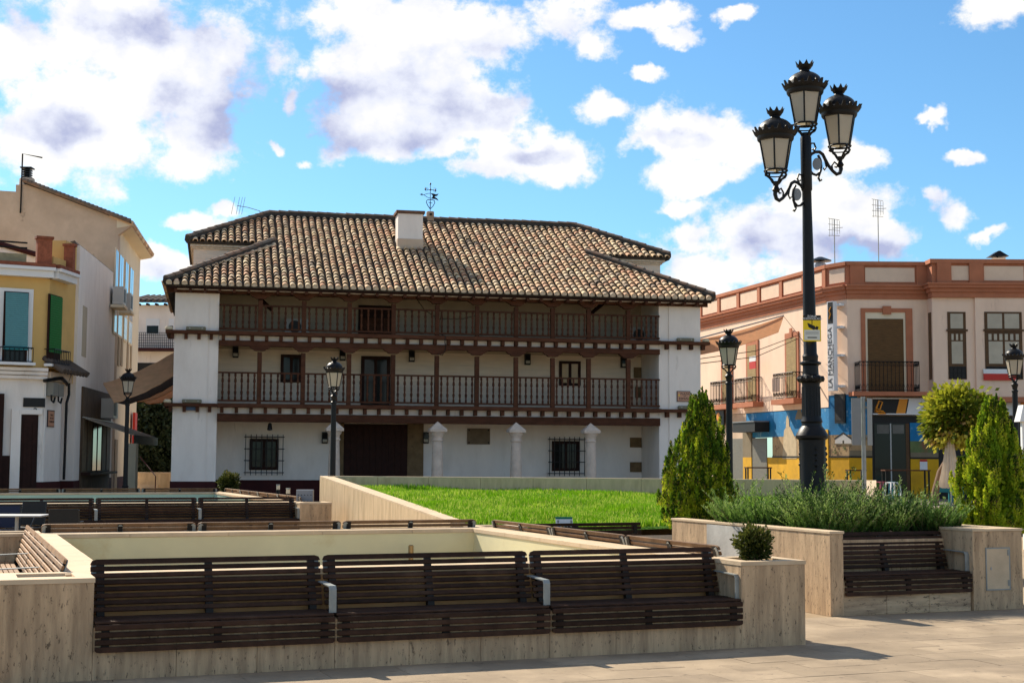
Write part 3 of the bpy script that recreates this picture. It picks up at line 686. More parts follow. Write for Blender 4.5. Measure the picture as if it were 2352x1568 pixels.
# floodlights on the string boards
for x, z in ((.62, 3.50), (.70, 5.91), (17.75, 3.50), (17.72, 5.91)):
    f = HB('floodlight', mat('floodlight_body', (.16, .15, .10), .5, .1), x-.32, x+.32, -.22, -.08, z+.004, z+.13, bevel=.03)
    for xx in (x-.2, x+.2): MB().lathe([(.02, 0), (.02, .01)], n=8).build('bolt', ALU, f).matrix_local = Matrix.Translation((xx, -.222, z+.07)) @ Matrix.Rotation(R(90), 4, 'X')
for x in (.58, 17.95): HB('blue_sensor_box', mat('blue_grey_box', (.05, .09, .16), .5, .05), x-.17, x+.17, -.12, -.002, 3.27, 3.385)
# stone columns
for x in (5.31, 8.80, 11.53, 14.18):
    c = MB(); c.lathe([(.30, 0), (.30, .12), (.25, .18), (.235, .3), (.25, .9), (.25, 1.3), (.215, 2.25), (.215, 2.30), (.25, 2.32), (.25, 2.37), (.22, 2.39), (.22, 2.48), (.30, 2.56), (.31, 2.62)], n=20)
    c.v = [(a_*.80, b_*.80, z_) for a_, b_, z_ in c.v]; co = c.build('column', STONE, hs, smooth=SM); co.location = (x, -.34, 0)
    q = MB(); q.box(-.29, .29, -.27, .27, 2.622, 2.71); q.add([(-.29, -.27, 2.712), (.29, -.27, 2.712), (.29, .27, 2.712), (-.29, .27, 2.712), (0, 0, 2.98)], [(0, 3, 2, 1), (0, 1, 4), (1, 2, 4), (2, 3, 4), (3, 0, 4)])
    q.build('capital', STONE, co)
# ground floor: gate, windows, plaque, lanterns
yb = WR-.02
gt = HB('gate', WOODD, 5.85, 8.10, yb-.05, yb+.01, 0, 2.93)
for k in range(10): MB().box(5.86+.224*k, 5.86+.224*k+.214, yb-.075, yb-.052, .02, 2.90).build('gate_board', WOODD, gt)
HB('jamb', STONEB, 8.105, 8.68, yb-.06, yb+.01, 0, 2.98); HB('jamb', STONEB, 5.62, 5.845, yb-.06, yb+.01, 0, 2.98)
def window(x0, x1, z0, z1, y, par, m=WOODD, glass=GLASS, fw=.09, mull=1, sub=0):
    w = MB()
    w.box(x0, x1, y-.05, y+.01, z0, z0+fw); w.box(x0, x1, y-.05, y+.01, z1-fw, z1); w.box(x0, x0+fw, y-.05, y+.01, z0+fw, z1-fw); w.box(x1-fw, x1, y-.05, y+.01, z0+fw, z1-fw)
    o = w.build('window', m, par); n = mull+1; W_ = (x1-x0-2*fw)/n
    for k in range(1, n): MB().box(x0+fw+W_*k-.05, x0+fw+W_*k+.05, y-.055, y+.008, z0+fw+.001, z1-fw-.001).build('mullion', m, o)
    for k in range(n):
        a = x0+fw+W_*k+(.05 if k else 0); b = x0+fw+W_*(k+1)-(.05 if k < n-1 else 0)
        MB().box(a, b, y-.02, y-.012, z0+fw, z1-fw).build('pane', glass, o)
    return o
def grille(x0, x1, z0, z1, y, par, n=8):
    g = MB()
    for k in range(n): x = x0+(x1-x0)*k/(n-1); g.box(x-.012, x+.012, y-.012, y+.012, z0-.03, z1+.03)
    for z in (z0+.06, z0+(z1-z0)*.35, z0+(z1-z0)*.65, z1-.06): g.box(x0-.05, x1+.05, y-.016, y+.016, z-.016, z+.016)
    for x in (x0, x1):
        for z in (z0+.06, z1-.06): g.box(x-.014, x+.014, y, y+.24, z-.014, z+.014)
    return g.build('grille', IRON, par)
for x0, x1 in ((2.58, 3.58), (13.40, 14.42)):
    window(x0, x1, 1.30, 2.38, yb, hs, WFRAME if 0 else WOODD, GLASS, .10, 1); grille(x0-.14, x1+.14, 1.15, 2.50, yb-.24, hs)
pq = HB('plaque', BRASSP, 10.27, 11.10, yb-.03, yb+.01, 2.24, 2.81)
for x in (10.33, 11.04):
    for z in (2.30, 2.75): MB().lathe([(.03, 0), (.03, .02)], n=8).build('bolt', IRON, pq).matrix_local = Matrix.Translation((x, yb-.03, z)) @ Matrix.Rotation(R(90), 4, 'X')
for x, z in ((16.35, 2.35), (16.35, 1.45)): HB('quoin', STONEB, x, X1-.002, yb-.02, yb+.01, z-.18, z+.18)
for x, z in ((16.50, 4.92), (16.55, 4.20)): HB('quoin', STONEB, x, X1-.002, yb-.02, yb+.01, z-.2, z+.2)
# first floor openings
dr = window(6.42, 7.46, 3.52, 5.34, yb, hs, WOODD, GLASS, .12, 1)
window(3.60, 4.34, 4.36, 5.34, yb, hs, WOODD, GLASS, .10, 1); window(13.66, 14.47, 4.40, 5.30, yb, hs, WOODD, mat('pane_painted_wall_reflection', (.45, .27, .10), .15, .1, 2.), .10, 1)  # right window: reflection of a lit wall painted as pane colour
def wall_lamp(x, z, y=None):
    y = yb if y is None else y
    o = HB('wall_lantern', BLACK, x-.10, x+.10, y-.16, y+.01, z-.20, z+.20)
    MB().box(x-.075, x+.075, y-.168, y-.161, z-.15, z-.05).build('lamp_glass', LGLASS, o)
    MB().box(x-.085, x+.085, y-.168, y-.161, z-.02, z+.15).build('lamp_glass', GLASS, o)
for px_, py_ in ((541, 808), (787, 815), (946, 818), (1212, 825), (1433, 832), (746, 1005), (978, 1005)):
    q = BF.px(px_, py_, yb-.1); wall_lamp(q[0], q[1])
# second floor: dark carved opening, air conditioner, struts, cable
HB('doorway', WOODD, 6.30, 7.50, yb-.04, yb+.01, 5.93, 7.15)
for k in range(4): HB('door_board', WOOD, 6.36+.28*k, 6.60+.28*k, yb-.06, yb-.042, 5.95, 6.70)
def acunit(x, z, y):
    o = HB('air_conditioner', ACW, x-.42, x+.42, y-.32, y, z, z+.58)
    MB().lathe([(.22, 0), (.22, .02)], n=16).build('fan_grille', ACG, o).matrix_local = Matrix.Translation((x-.08, y-.322, z+.3)) @ Matrix.Rotation(R(90), 4, 'X')
q = BF.px(676, 742, yb-.3); acunit(q[0]+.1, 6.0, yb)
q = BF.px(1478, 745, yb-.3); acunit(q[0]-.1, 6.0, yb)
for (xa, ya, xb, yb_) in ((582, 672, 625, 712), (1393, 690, 1355, 722)):
    a = BF.px(xa, ya, 1.4); b = BF.px(xb, yb_, 1.4)
    MB().tube([(a[0], 1.4, a[1]), (b[0], 1.4, b[1])], .07, 4).build('roof_strut', WOODD, hs)
MB().tube([(8.2, .9, 7.3), (8.5, .9, 6.9), (9.0, .9, 6.6), (9.8, .9, 6.62), (10.3, .9, 6.75)], .015, 5).build('cable', IRON, hs)
MB().tube([(8.95, -.12, 5.95), (9.05, -.28, 5.9), (9.03, -.29, 5.7), (9.08, -.2, 5.5), (8.98, -.12, 5.25), (8.8, -.1, 5.3)], .015, 5).build('cable', IRON, hs)
MB().lathe([(.03, 0), (.09, .02), (.06, .22), (.02, .26)], n=6).build('hanging_lantern', IRON, hs).location = (3.2, .5, 2.64)
# ---------------------------------------------------------------- roof
SL = .507; CS = math.sqrt(1+SL*SL)
OV = .60; ZE = 7.43
def rz(w): return ZE+SL*(w+OV)
W1 = 3.35; WRG = 6.3
OVX = .30; RX0, RX1 = -OVX, BL+OVX          # lower eave ends
UX0, UX1 = 0.28, BL-.05             # upper eave ends
roof = MB()
th = .10
def sheet(pts):
    n = len(pts); vs = [(x, y, z) for x, y, z in pts]+[(x, y, z-th) for x, y, z in pts]
    roof.add(vs, [tuple(range(n)), tuple(reversed(range(n, 2*n)))]+[(i, i+n, (i+1) % n+n, (i+1) % n) for i in range(n)])
hw = W1+OV-.32; HK = hw/(W1+OV)      # hip run of the lower roof
sheet([(RX0, -OV, rz(-OV)), (RX1, -OV, rz(-OV)), (RX1-hw, W1, rz(W1)), (UX1, W1, rz(W1)), (UX1-(WRG-W1), WRG, rz(WRG)), (UX0+(WRG-W1), WRG, rz(WRG)), (UX0, W1, rz(W1)), (RX0+hw, W1, rz(W1))])
rfo = roof.build('roof', MORTAR, hs)
roof = MB(); sheet([(RX0, -OV, rz(-OV)), (RX0+hw, W1, rz(W1)), (RX0+hw, 9.8, rz(W1)), (RX0, 9.8, rz(-OV))][::-1]); roof.build('roof_side', MORTAR, rfo)
roof = MB(); sheet([(RX1, -OV, rz(-OV)), (RX1-hw, W1, rz(W1)), (RX1-hw, 9.8, rz(W1)), (RX1, 9.8, rz(-OV))]); roof.build('roof_side', MORTAR, rfo)
roof = MB(); sheet([(UX0, W1, rz(W1)), (UX0+(WRG-W1), WRG, rz(WRG)), (UX0, 2*WRG-W1, rz(W1))][::-1]); roof.build('roof_side', MORTAR, rfo)
roof = MB(); sheet([(UX1, W1, rz(W1)), (UX1-(WRG-W1), WRG, rz(WRG)), (UX1, 2*WRG-W1, rz(W1))]); roof.build('roof_side', MORTAR, rfo)
roof = MB(); sheet([(UX0, 2*WRG-W1, rz(W1)), (UX0+(WRG-W1), WRG, rz(WRG)), (UX1-(WRG-W1), WRG, rz(WRG)), (UX1, 2*WRG-W1, rz(W1))][::-1]); roof.build('roof_side', MORTAR, rfo)
# barrel tiles
def tile_arrays(n=7):
    """tapered half-barrel, x across, y up the slope (length 1 unit = .40 m), lip thickness at the lower end"""
    vs = []; L = .40; r0, r1 = .094, .066; tk = .017
    for (r, y, zl) in ((r0, 0, .046), (r1, L, .004)):
        for i in range(n+1):
            a = math.pi*i/n; vs.append((r*math.cos(a), y, zl+r*.92*math.sin(a)))
    for i in range(n+1):
        a = math.pi*i/n; vs.append(((r0-tk)*math.cos(a), 0, .040+(r0-tk)*.92*math.sin(a)))
    for i in range(n+1):
        a = math.pi*i/n; vs.append(((r0-tk)*math.cos(a), .10, .030+(r0-tk)*.92*math.sin(a)))
    m_ = n+1; fs = []
    for i in range(n):
        fs.append((i, m_+i, m_+i+1, i+1)); fs.append((2*m_+i, i, i+1, 2*m_+i+1)); fs.append((3*m_+i, 2*m_+i, 2*m_+i+1, 3*m_+i+1))
    return np.array(vs), np.array(fs)
TV, TF = tile_arrays()
EXP = .297; PIT = .2515
ca, sa = 1/CS, SL/CS
def tile_xform(x, w, jit=True):
    """matrix for a tile whose lower lip is at (x, w) on the front slope"""
    M_ = Matrix.Translation((x, w, rz(w)+.005)) @ Matrix.Rotation(math.atan(SL), 4, 'X')
    if jit: M_ = M_ @ Matrix.Translation((random.gauss(0, .007), random.gauss(0, .008), random.uniform(-.004, .006))) @ Matrix.Rotation(random.gauss(0, .03), 4, 'Z')
    return M_
spots_ = []
ncol = int((RX1-RX0)/PIT)
cap_chim = BF.loc(G(940, 560, 9.9)) if 0 else None
for c in range(ncol+1):
    x = RX0+.10+c*PIT+random.gauss(0, .006); row = 0; w = -OV-.10
    while w < WRG-.12:
        ok = True; wc = w+.15
        if wc < W1:
            if x < RX0+(wc+OV)*HK+.06 or x > RX1-(wc+OV)*HK-.06: ok = False
        else:
            if x < UX0+(wc-W1)+.06 or x > UX1-(wc-W1)-.06: ok = False
        if w < W1 and (x < UX0 or x > UX1): pass
        if ok: spots_.append((x, w, row))
        w += EXP/CS; row += 1
# extra lip course along the two upper eaves
for c in range(ncol+1):
    x = RX0+.10+c*PIT
    if UX0+.08 < x < RX0+hw-.1 or RX1-hw+.1 < x < UX1-.08: spots_.append((x, W1-.12, -1))
CHX = (BF.px(912, 525, 3.4)[0], BF.px(972, 525, 3.4)[0]); 
CHW = None
for w_ in np.linspace(0, 6, 301):
    xx, zz_ = BF.px(942, 566, w_)
    if zz_ <= rz(w_)+.08: CHW = w_; break
CHX = (BF.px(914, 540, CHW)[0], BF.px(971, 540, CHW)[0])
spots_ = [s for s in spots_ if not (CHX[0]-.05 < s[0] < CHX[1]+.05 and CHW-.25 < s[1] < CHW+.75)]
spots_.sort(key=lambda s: s[1])
me = bpy.data.meshes.new('roof_tile'); me.from_pydata([tuple(v) for v in TV], [], [tuple(f) for f in TF]); me.materials.append(TILE)
for p in me.polygons: p.use_smooth = True
me.set_sharp_from_angle(angle=R(50))
for s in spots_[:300]:
    o = bpy.data.objects.new('roof_tile', me); COL.objects.link(o); o.parent = rfo; o.matrix_local = tile_xform(s[0], s[1])
pg = MB(); n = 8; pp = [(.088*math.cos(math.pi*i/n), .040+.082*math.sin(math.pi*i/n)) for i in range(n+1)]
pg.prism([(-.092, -.012), (-.03, -.03), (.05, -.025), (.092, -.012)]+pp, .012, .07)
pgo = pg.build('eave_plug', LIME, rfo); pf = True
for s in spots_:
    if s[2] == 0:
        o = pgo if pf else inst(pgo, rfo); pf = False; o.matrix_local = tile_xform(s[0], s[1], False)
allV = []; allF = []; allR = []; k = 0
def add_tile(M_):
    global k
    A_ = np.array(M_); allV.append(TV @ A_[:3, :3].T+A_[:3, 3]); allF.append(TF+k); k += len(TV); allR.append(np.full(len(TF), random.random()))
for s in spots_[300:]: add_tile(tile_xform(s[0], s[1]))
# side slopes (seen at an angle only)
for sgn, ex in ((1, RX0), (-1, RX1)):
    y = -OV+.2
    while y < 9.6:
        h = -.1
        while h < min(hw, y+OV)-.1:
            M_ = Matrix.Translation((ex+sgn*h, y, ZE+SL*h+.005)) @ Matrix.Rotation(R(-90)*sgn, 4, 'Z') @ Matrix.Rotation(math.atan(SL), 4, 'X'); add_tile(M_); h += EXP/CS
        y += PIT
rest = fmesh('roof_tile_field', np.vstack(allV), np.vstack(allF), TILE, np.concatenate(allR), rfo); tag(rest, kind='stuff')
for p in rest.data.polygons: p.use_smooth = True
rest.data.set_sharp_from_angle(angle=R(50))
# ridge and hip tiles with mortar bed
rt = MB()
for i in range(7):
    pass
rv = []; rf_ = []
def ridge_mesh():
    mb = MB(); n = 8
    prof = [(.115*math.cos(math.pi*i/n), .10*math.sin(math.pi*i/n)) for i in range(n+1)]
    vs = [(0, y, z+.012) for y, z in prof]+[(.42, y*.88, z*.88) for y, z in prof]
    return mb.add(vs, [(i, i+n+1, i+n+2, i+1) for i in range(n)]+[tuple(range(n+1)), tuple(reversed(range(n+1, 2*n+2)))])
rm = ridge_mesh().build('ridge_tile', RIDGET, rfo, smooth=R(50)); ru = [False]
def ridge_run(a, b):
    a, b = Vector(a), Vector(b); d = b-a; n = int(d.length/.36); rot = d.to_track_quat('X', 'Z').to_matrix().to_4x4()
    up = Vector((0, 0, 1))
    bed = MB(); bed.tube([a+up*-.02, b+up*-.02], .15, 6); bed.build('mortar_bed', MORTAR, rfo)
    for i in range(n):
        o = inst(rm, rfo) if ru[0] else rm; ru[0] = True
        o.matrix_local = Matrix.Translation(a+d*(i/n)+up*(.085+random.uniform(-.008, .012))) @ rot @ Matrix.Rotation(random.gauss(0, .03), 4, 'Z')
zr = rz(WRG)+.05
ridge_run((UX0+(WRG-W1), WRG, zr), (UX1-(WRG-W1), WRG, zr))
for a, b in (((UX0, W1, rz(W1)), (UX0+(WRG-W1), WRG, rz(WRG))), ((UX1, W1, rz(W1)), (UX1-(WRG-W1), WRG, rz(WRG))), ((RX0, -OV, rz(-OV)), (RX0+hw, W1, rz(W1))), ((RX1, -OV, rz(-OV)), (RX1-hw, W1, rz(W1)))):
    ridge_run(Vector(a)+Vector((0, 0, .05)), Vector(b)+Vector((0, 0, .05)))
# eave: mortar line, boards, rafter ends
HB('eave_board', WHITE, RX0+.3, RX1-.3, -.30, -.11, ZE-.165, ZE-.105, rfo)
HB('eave_fascia', WOODD, RX0+.05, RX1-.05, -OV+.10, -OV+.16, ZE-.16, ZE-.103, rfo)
rj = MB().box(-.045, .045, -OV+.08, -.11, ZE-.26, ZE-.166).build('rafter_end', WOOD, rfo); fu = True; x = .02
while x < BL:
    o = rj if fu else inst(rj, rfo); fu = False; o.location = (x, 0, 0); x += .475
HB('fascia', WOOD, RX0+.05, RX1-.05, -.109, -.06, ZE-.26, ZE-.12, rfo)
# chimney
ch = HB('chimney', WHITE, CHX[0], CHX[1], CHW, CHW+.75, rz(CHW)-.2, BF.px(942, 491, CHW)[1], rfo)
HB('chimney_cap', mat('chimney_cap_tile', (.15, .075, .045), .9, .2, 5.), CHX[0]-.07, CHX[1]+.07, CHW-.07, CHW+.82, BF.px(942, 490, CHW)[1], BF.px(942, 484, CHW)[1], ch)
HB('chimney_flashing', TAN, CHX[0]-.02, CHX[1]+.02, CHW-.06, CHW+.3, rz(CHW)-.1, BF.px(942, 549, CHW)[1], ch)
# ridge pier with weather vane (a thing of its own)
vx, _ = BF.px(988, 495, WRG); zp1 = BF.px(988, 486, WRG)[1]
pr_ = HB('ridge_pier', mat('rough_pier_stone', (.36, .25, .17), .95, .3, 6., .6, 20.), vx-.14, vx+.14, WRG-.14, WRG+.14, zr-.1, zp1, rfo, .04)
MB().lathe([(.05, 0), (.05, .03)], n=10).build('medallion', STEELD, pr_).matrix_local = Matrix.Translation((vx, WRG-.15, (zr+zp1)/2+.05)) @ Matrix.Rotation(R(90), 4, 'X')
vb = BF.w(vx, WRG, zp1-.03); vane = thing('weather_vane', 'wrought iron weather vane with cross, arrow and swallow-tail flag on the ridge', 'weather vane', vb, BF.a)
kk = 53.5/FPX*1.0
def VP(zx, zy): return ((zx-845)*.1172*kk, 0, (770-zy)*.1172*kk+.03)     # shape read off the photograph, in metres
V_ = lambda pts, r, n, nm, closed=False: MB().tube([VP(*p) for p in pts], r, n, closed).build(nm, IRON, vane)
V_([(845, 770), (845, 195)], .012, 6, 'mast')
V_([(845, 720), (790, 640), (763, 580), (775, 540), (810, 525), (845, 525), (885, 525), (925, 540), (940, 580), (905, 650), (845, 720)], .016, 6, 'heart_scroll')
V_([(720, 312), (970, 326)], .014, 6, 'cross_arm')
for c in ((845, 315), (745, 312), (945, 326), (845, 200)):
    p = VP(*c); MB().lathe([(.005, -.06), (.04, 0), (.005, .06)], cx=p[0], cy=0, z=p[2], n=8).build('cross_knob', IRON, vane)
for c in ((760, 300), (760, 335), (940, 305), (935, 350)): V_([(c[0]-35, c[1]-18), (c[0], c[1]+(-22 if c[1] < 320 else 22)), (c[0]+35, c[1]-10)], .006, 5, 'cross_scroll')
V_([(840, 395), (790, 400), (710, 430), (680, 430)], .011, 6, 'arrow_shaft'); V_([(840, 490), (800, 485), (760, 462), (710, 432)], .011, 6, 'arrow_shaft')
p = [VP(*q) for q in ((625, 424), (682, 402), (682, 446))]; MB().prism([(a[0], a[2]) for a in p], -.012, .012).build('arrow_head', IRON, vane)
p = [VP(*q) for q in ((850, 392), (905, 396), (960, 410), (1018, 392), (985, 440), (930, 458), (985, 495), (1018, 540), (955, 512), (900, 505), (850, 500), (885, 475), (895, 440))]
MB().prism([(a[0], a[2]) for a in p][::-1], -.01, .01).build('flag', IRON, vane)
V_([(805, 583), (890, 595)], .012, 6, 'inner_cross'); V_([(845, 560), (845, 690)], .018, 6, 'inner_cross')
# aerial lying on the roof at the left end
aq = BF.w(UX0+2.5, WRG-.3, rz(WRG-.3)); ant = thing('roof_aerial', 'bent television aerial at the left end of the main roof ridge', 'aerial', aq, BF.a)
MB().tube([(.2, 0, 0), (.1, 0, .28), (-.35, 0, .40), (-.75, 0, .45)], .014, 5).build('boom', STEEL, ant)
MB().tube([(.1, 0, .28), (.15, .1, -.05)], .014, 5).build('stay', STEEL, ant)
for x in (-.72, -.62, -.52, -.9): MB().tube([(x-.06, 0, .12), (x+.06, 0, .78)], .008, 4).build('element', STEEL, ant)
# street-name plaque on the right pier
q = BF.px(1570, 910, -.02); sp = thing('street_name_plaque', 'glazed plaque reading PLAZA DE ESPAÑA on the right pier', 'plaque', BF.w(q[0], -.002, q[1]), BF.a)
MB().box(-.25, .25, -.03, 0, -.19, .19).build('border', mat('plaque_border', (.05, .03, .03), .4, .05), sp); MB().box(-.225, .225, -.036, -.03, -.165, .165).build('tile_face', PLAQUE, sp)
for s_, z_, sz in (('PLAZA', .09, .11), ('DE', .005, .07), ('ESPAÑA', -.085, .12)): text(s_, sz, BLACK, sp, (.04, -.04, z_), (R(90), 0, 0))
MB().lathe([(.03, 0), (.03, .004)], n=10).build('crest', YSIGN, sp).matrix_local = Matrix.Translation((-.17, -.037, .04)) @ Matrix.Rotation(R(90), 4, 'X')
# ================================================================== STREET LAMPS
def lantern(par, z, r=.26, h=.50, sc=1., x=0, y=0):
    """crowned lantern; z is the foot of the glass, returns the roof part"""
    def Lm(mb, nm, m, pp, sm=False):
        o = mb.build(nm, m, pp, smooth=sm); o.location = (x, y, z); o.scale = (sc, sc, sc); return o
    fr = MB(); n = 6; rb_ = r*.66
    for k in range(n):
        a = 2*math.pi*k/n+.26; ca_, sa_ = math.cos(a), math.sin(a)
        fr.tube([(rb_*ca_, rb_*sa_, 0), (r*ca_, r*sa_, h)], .012, 5)
    fr.tube([(rb_*math.cos(t), rb_*math.sin(t), 0) for t in np.linspace(0, 2*math.pi, 19)[:-1]], .013, 5, True)
    fr.tube([(rb_*.95*math.cos(t), rb_*.95*math.sin(t), -.05) for t in np.linspace(0, 2*math.pi, 19)[:-1]], .009, 5, True)
    for k in range(4):
        a = math.pi/2*k+.4; c_, s_ = math.cos(a), math.sin(a)
        fr.tube([(rb_*c_, rb_*s_, 0), (rb_*1.08*c_, rb_*1.08*s_, -.04), (rb_*.95*c_, rb_*.95*s_, -.07), (rb_*.6*c_, rb_*.6*s_, -.10), (.04*c_, .04*s_, -.16)], .016, 5)
    Lm(fr, 'lantern_frame', IRON, par, SM)
    for k in range(n):
        a, b = 2*math.pi*k/n+.26+.03, 2*math.pi*(k+1)/n+.26-.03
        p = [(rb_*.97*math.cos(a), rb_*.97*math.sin(a), .012), (rb_*.97*math.cos(b), rb_*.97*math.sin(b), .012), (r*.97*math.cos(b), r*.97*math.sin(b), h-.01), (r*.97*math.cos(a), r*.97*math.sin(a), h-.01)]
        q = [(u*.985, v*.985, w) for u, v, w in p]
        Lm(MB().add(p+q, [(0, 1, 2, 3), (7, 6, 5, 4), (0, 4, 5, 1), (1, 5, 6, 2), (2, 6, 7, 3), (3, 7, 4, 0)]), 'glass_pane', LGLASS, par)
    Lm(MB().lathe([(.05, h-.12), (.09, h-.02)], n=10), 'bulb_holder', WPAINT, par)
    rf2 = MB(); R_ = r*1.02
    prof = [(R_*.99, h-.005), (R_*1.04, h+.012), (R_*1.06, h+.05), (R_*1.18, h+.075), (R_*1.22, h+.10), (R_*1.12, h+.115)]
    prof += [(R_*1.02*math.cos(t)+.0, h+.115+R_*.80*math.sin(t)) for t in np.linspace(.05, 1.22, 8)]
    zt = prof[-1][1]; prof += [(.062, zt+.015), (.058, zt+.03), (.075, zt+.045), (.098, zt+.09), (.085, zt+.092), (.02, zt+.06)]
    rf2.lathe(prof, n=24); ro = Lm(rf2, 'lantern_roof', IRON, par, R(35))
    cr = MB()
    for k in range(8):   # crown points
        a = 2*math.pi*k/8; c_, s_ = math.cos(a), math.sin(a); t_ = Vector((-s_, c_, 0))*.03; b0_ = Vector((.094*c_, .094*s_, zt+.074)); tp = Vector((.118*c_, .118*s_, zt+.14)); t_ = t_*1.2
        cr.add([b0_-t_, b0_+t_, tp, b0_-t_-Vector((c_, s_, 0))*.014, b0_+t_-Vector((c_, s_, 0))*.014, tp-Vector((c_, s_, 0))*.01], [(0, 1, 2), (5, 4, 3), (0, 3, 4, 1), (1, 4, 5, 2), (2, 5, 3, 0)])
    Lm(cr, 'crown', IRON, par)
    cs = MB()
    for k in range(20):  # scalloped crest
        a = 2*math.pi*k/20; c_, s_ = math.cos(a), math.sin(a); big_ = .055 if k % 2 else .035
        b0_ = Vector((R_*1.20*c_, R_*1.20*s_, h+.085)); t_ = Vector((-s_, c_, 0))*.033; tp = Vector((R_*1.34*c_, R_*1.34*s_, h+.10+big_))
        cs.add([b0_-t_, b0_+t_, tp+t_*.4, tp-t_*.4, b0_-t_*1-Vector((c_, s_, 0))*.015, b0_+t_-Vector((c_, s_, 0))*.015, tp+t_*.4-Vector((c_, s_, 0))*.012, tp-t_*.4-Vector((c_, s_, 0))*.012], [(0, 1, 2, 3), (7, 6, 5, 4), (0, 4, 5, 1), (1, 5, 6, 2), (2, 6, 7, 3), (3, 7, 4, 0)])
    Lm(cs, 'crest', IRON, par)
    return zt+.155
# --- tall triple lamp in the planter
LY = 18.3; lp = AtY(1868, 1084, LY); lbq = Vector((lp.x, lp.y, .83)); tl = thing('triple_street_lamp', 'tall black cast iron lamp post with three crowned lanterns in the rosemary', 'street lamp', lbq, 0)
LEAN = -.009
def lzv(y): return AtY(1860, y, LY).z-.83
K = LY/FPX
prof = [(.30*.86, 0), (.265, .05), (.265, .10), (.25, .14), (.245, lzv(1025)), (.25, lzv(1010)), (.30, lzv(1006)), (.305, lzv(1000)), (.29, lzv(996)), (.24, lzv(985)), (.19, lzv(978)), (.185, lzv(972)), (.205, lzv(968)), (.19, lzv(962)), (.172, lzv(955)), (.165, lzv(885)), (.17, lzv(880)), (.24, lzv(874)), (.25, lzv(868)), (.20, lzv(864)), (.15, lzv(860)), (.145, lzv(840)), (.20, lzv(836)), (.20, lzv(832)), (.14, lzv(829)), (.145, lzv(822)), (.15, lzv(818)), (.125, lzv(812)), (.118, lzv(700)), (.09, lzv(480)), (.088, lzv(440)), (.105, lzv(436)), (.105, lzv(318)), (.085, lzv(312)), (.085, lzv(306))]
prof = [(a_*.68, b_) for a_, b_ in prof]; pm = MB().lathe(prof, n=24); pm.v = [(x+LEAN*z, y, z) for x, y, z in pm.v]
pst = pm.build('post', IRON, tl, smooth=R(30))
# flutes and relief on the pedestal
for k in range(18):
    a = 2*math.pi*k/18; c_, s_ = math.cos(a), math.sin(a)
    MB().tube([(.114*c_+LEAN*lzv(955), .114*s_, lzv(955)), (.109*c_+LEAN*lzv(885), .109*s_, lzv(888))], .010, 5).build('flute', IRON, pst)
for k in range(12):
    a = 2*math.pi*k/12; c_, s_ = math.cos(a), math.sin(a)
    MB().lathe([(.02, -.035), (.032, 0), (.02, .035)], cx=.150*c_+LEAN*lzv(872), cy=.150*s_, z=lzv(870), n=6).build('leaf_boss', IRON, pst)
for k in range(4):
    a = 2*math.pi*k/4+math.pi; c_, s_ = math.cos(a), math.sin(a)
    for z_, r_ in ((.04, .022), (.10, .034), (.17, .026), (.24, .032), (.31, .024)):
        MB().lathe([(.01, -r_), (r_, 0), (.01, r_)], cx=.158*c_, cy=.158*s_, z=lzv(1085)+z_, n=8).build('relief', IRON, pst, smooth=True)
topx = LEAN*lzv(306)
lantern(tl, lzv(286), r=.215, h=.385, sc=1.04, x=topx)
for (lx_, ly_, foot) in ((1779, -.25, 393), (1940, .25, 336)):
    # scrolled arm from the post to the lantern foot
    dx = (lx_-1854)*K+(-.02 if lx_ < 1854 else .02); zf = (lzv(foot)+.83-CAM_H)*(LY+ly_)/LY+CAM_H-.83; sgn = 1 if dx > 0 else -1
    ox = topx
    def Q(f, z): return (ox+dx*f, ly_*f, z)
    arm = MB()
    def A_(pts): return [Q((x-838)/272., zf+(780-y)*.00175) for x, y in pts]
    arm.tube(A_([(862, 900), (885, 865), (915, 846), (945, 842), (972, 858), (994, 900), (1018, 940), (1050, 975), (1082, 998), (1108, 985), (1118, 955), (1112, 905)]), [.016, .02, .022, .022, .022, .022, .022, .022, .024, .026, .028, .03], 7)
    arm.tube(A_([(862, 985), (890, 1015), (920, 1022), (948, 998), (960, 950), (955, 905), (935, 868)]), .017, 6)
    arm.tube(A_([(958, 975), (945, 1010), (935, 1040), (948, 1062), (960, 1052)]), .016, 6)
    arm.tube(A_([(1050, 968), (1045, 935), (1065, 905), (1088, 920), (1080, 945), (1066, 940)]), .012, 6)
    arm.tube(A_([(866, 830), (880, 785), (905, 782), (918, 815), (905, 838), (890, 825)]), .013, 6)
    arm.tube(A_([(985, 885), (1000, 950), (985, 975), (975, 960)]), .011, 6)
    arm.build('arm', IRON, tl, smooth=SM); zb_ = zf-.43
    p = Q(.32, zf-.275); MB().lathe([(.06, 0), (.06, .012)], n=16).build('emblem_disc', GREYM, tl).matrix_local = Matrix.Translation(p) @ Matrix.Rotation(R(90), 4, 'X') @ Matrix.Scale(1.35, 4, (0, 1, 0))
    o = MB().lathe([(.03, -.08), (.055, -.05), (.03, 0), (.045, .04), (.045, .06)], n=10).build('arm_socket', IRON, tl, smooth=SM); o.location = (ox+dx, ly_, zf-.20)
    lantern(tl, zf, r=.215, h=.385, sc=1.02, x=ox+dx, y=ly_)
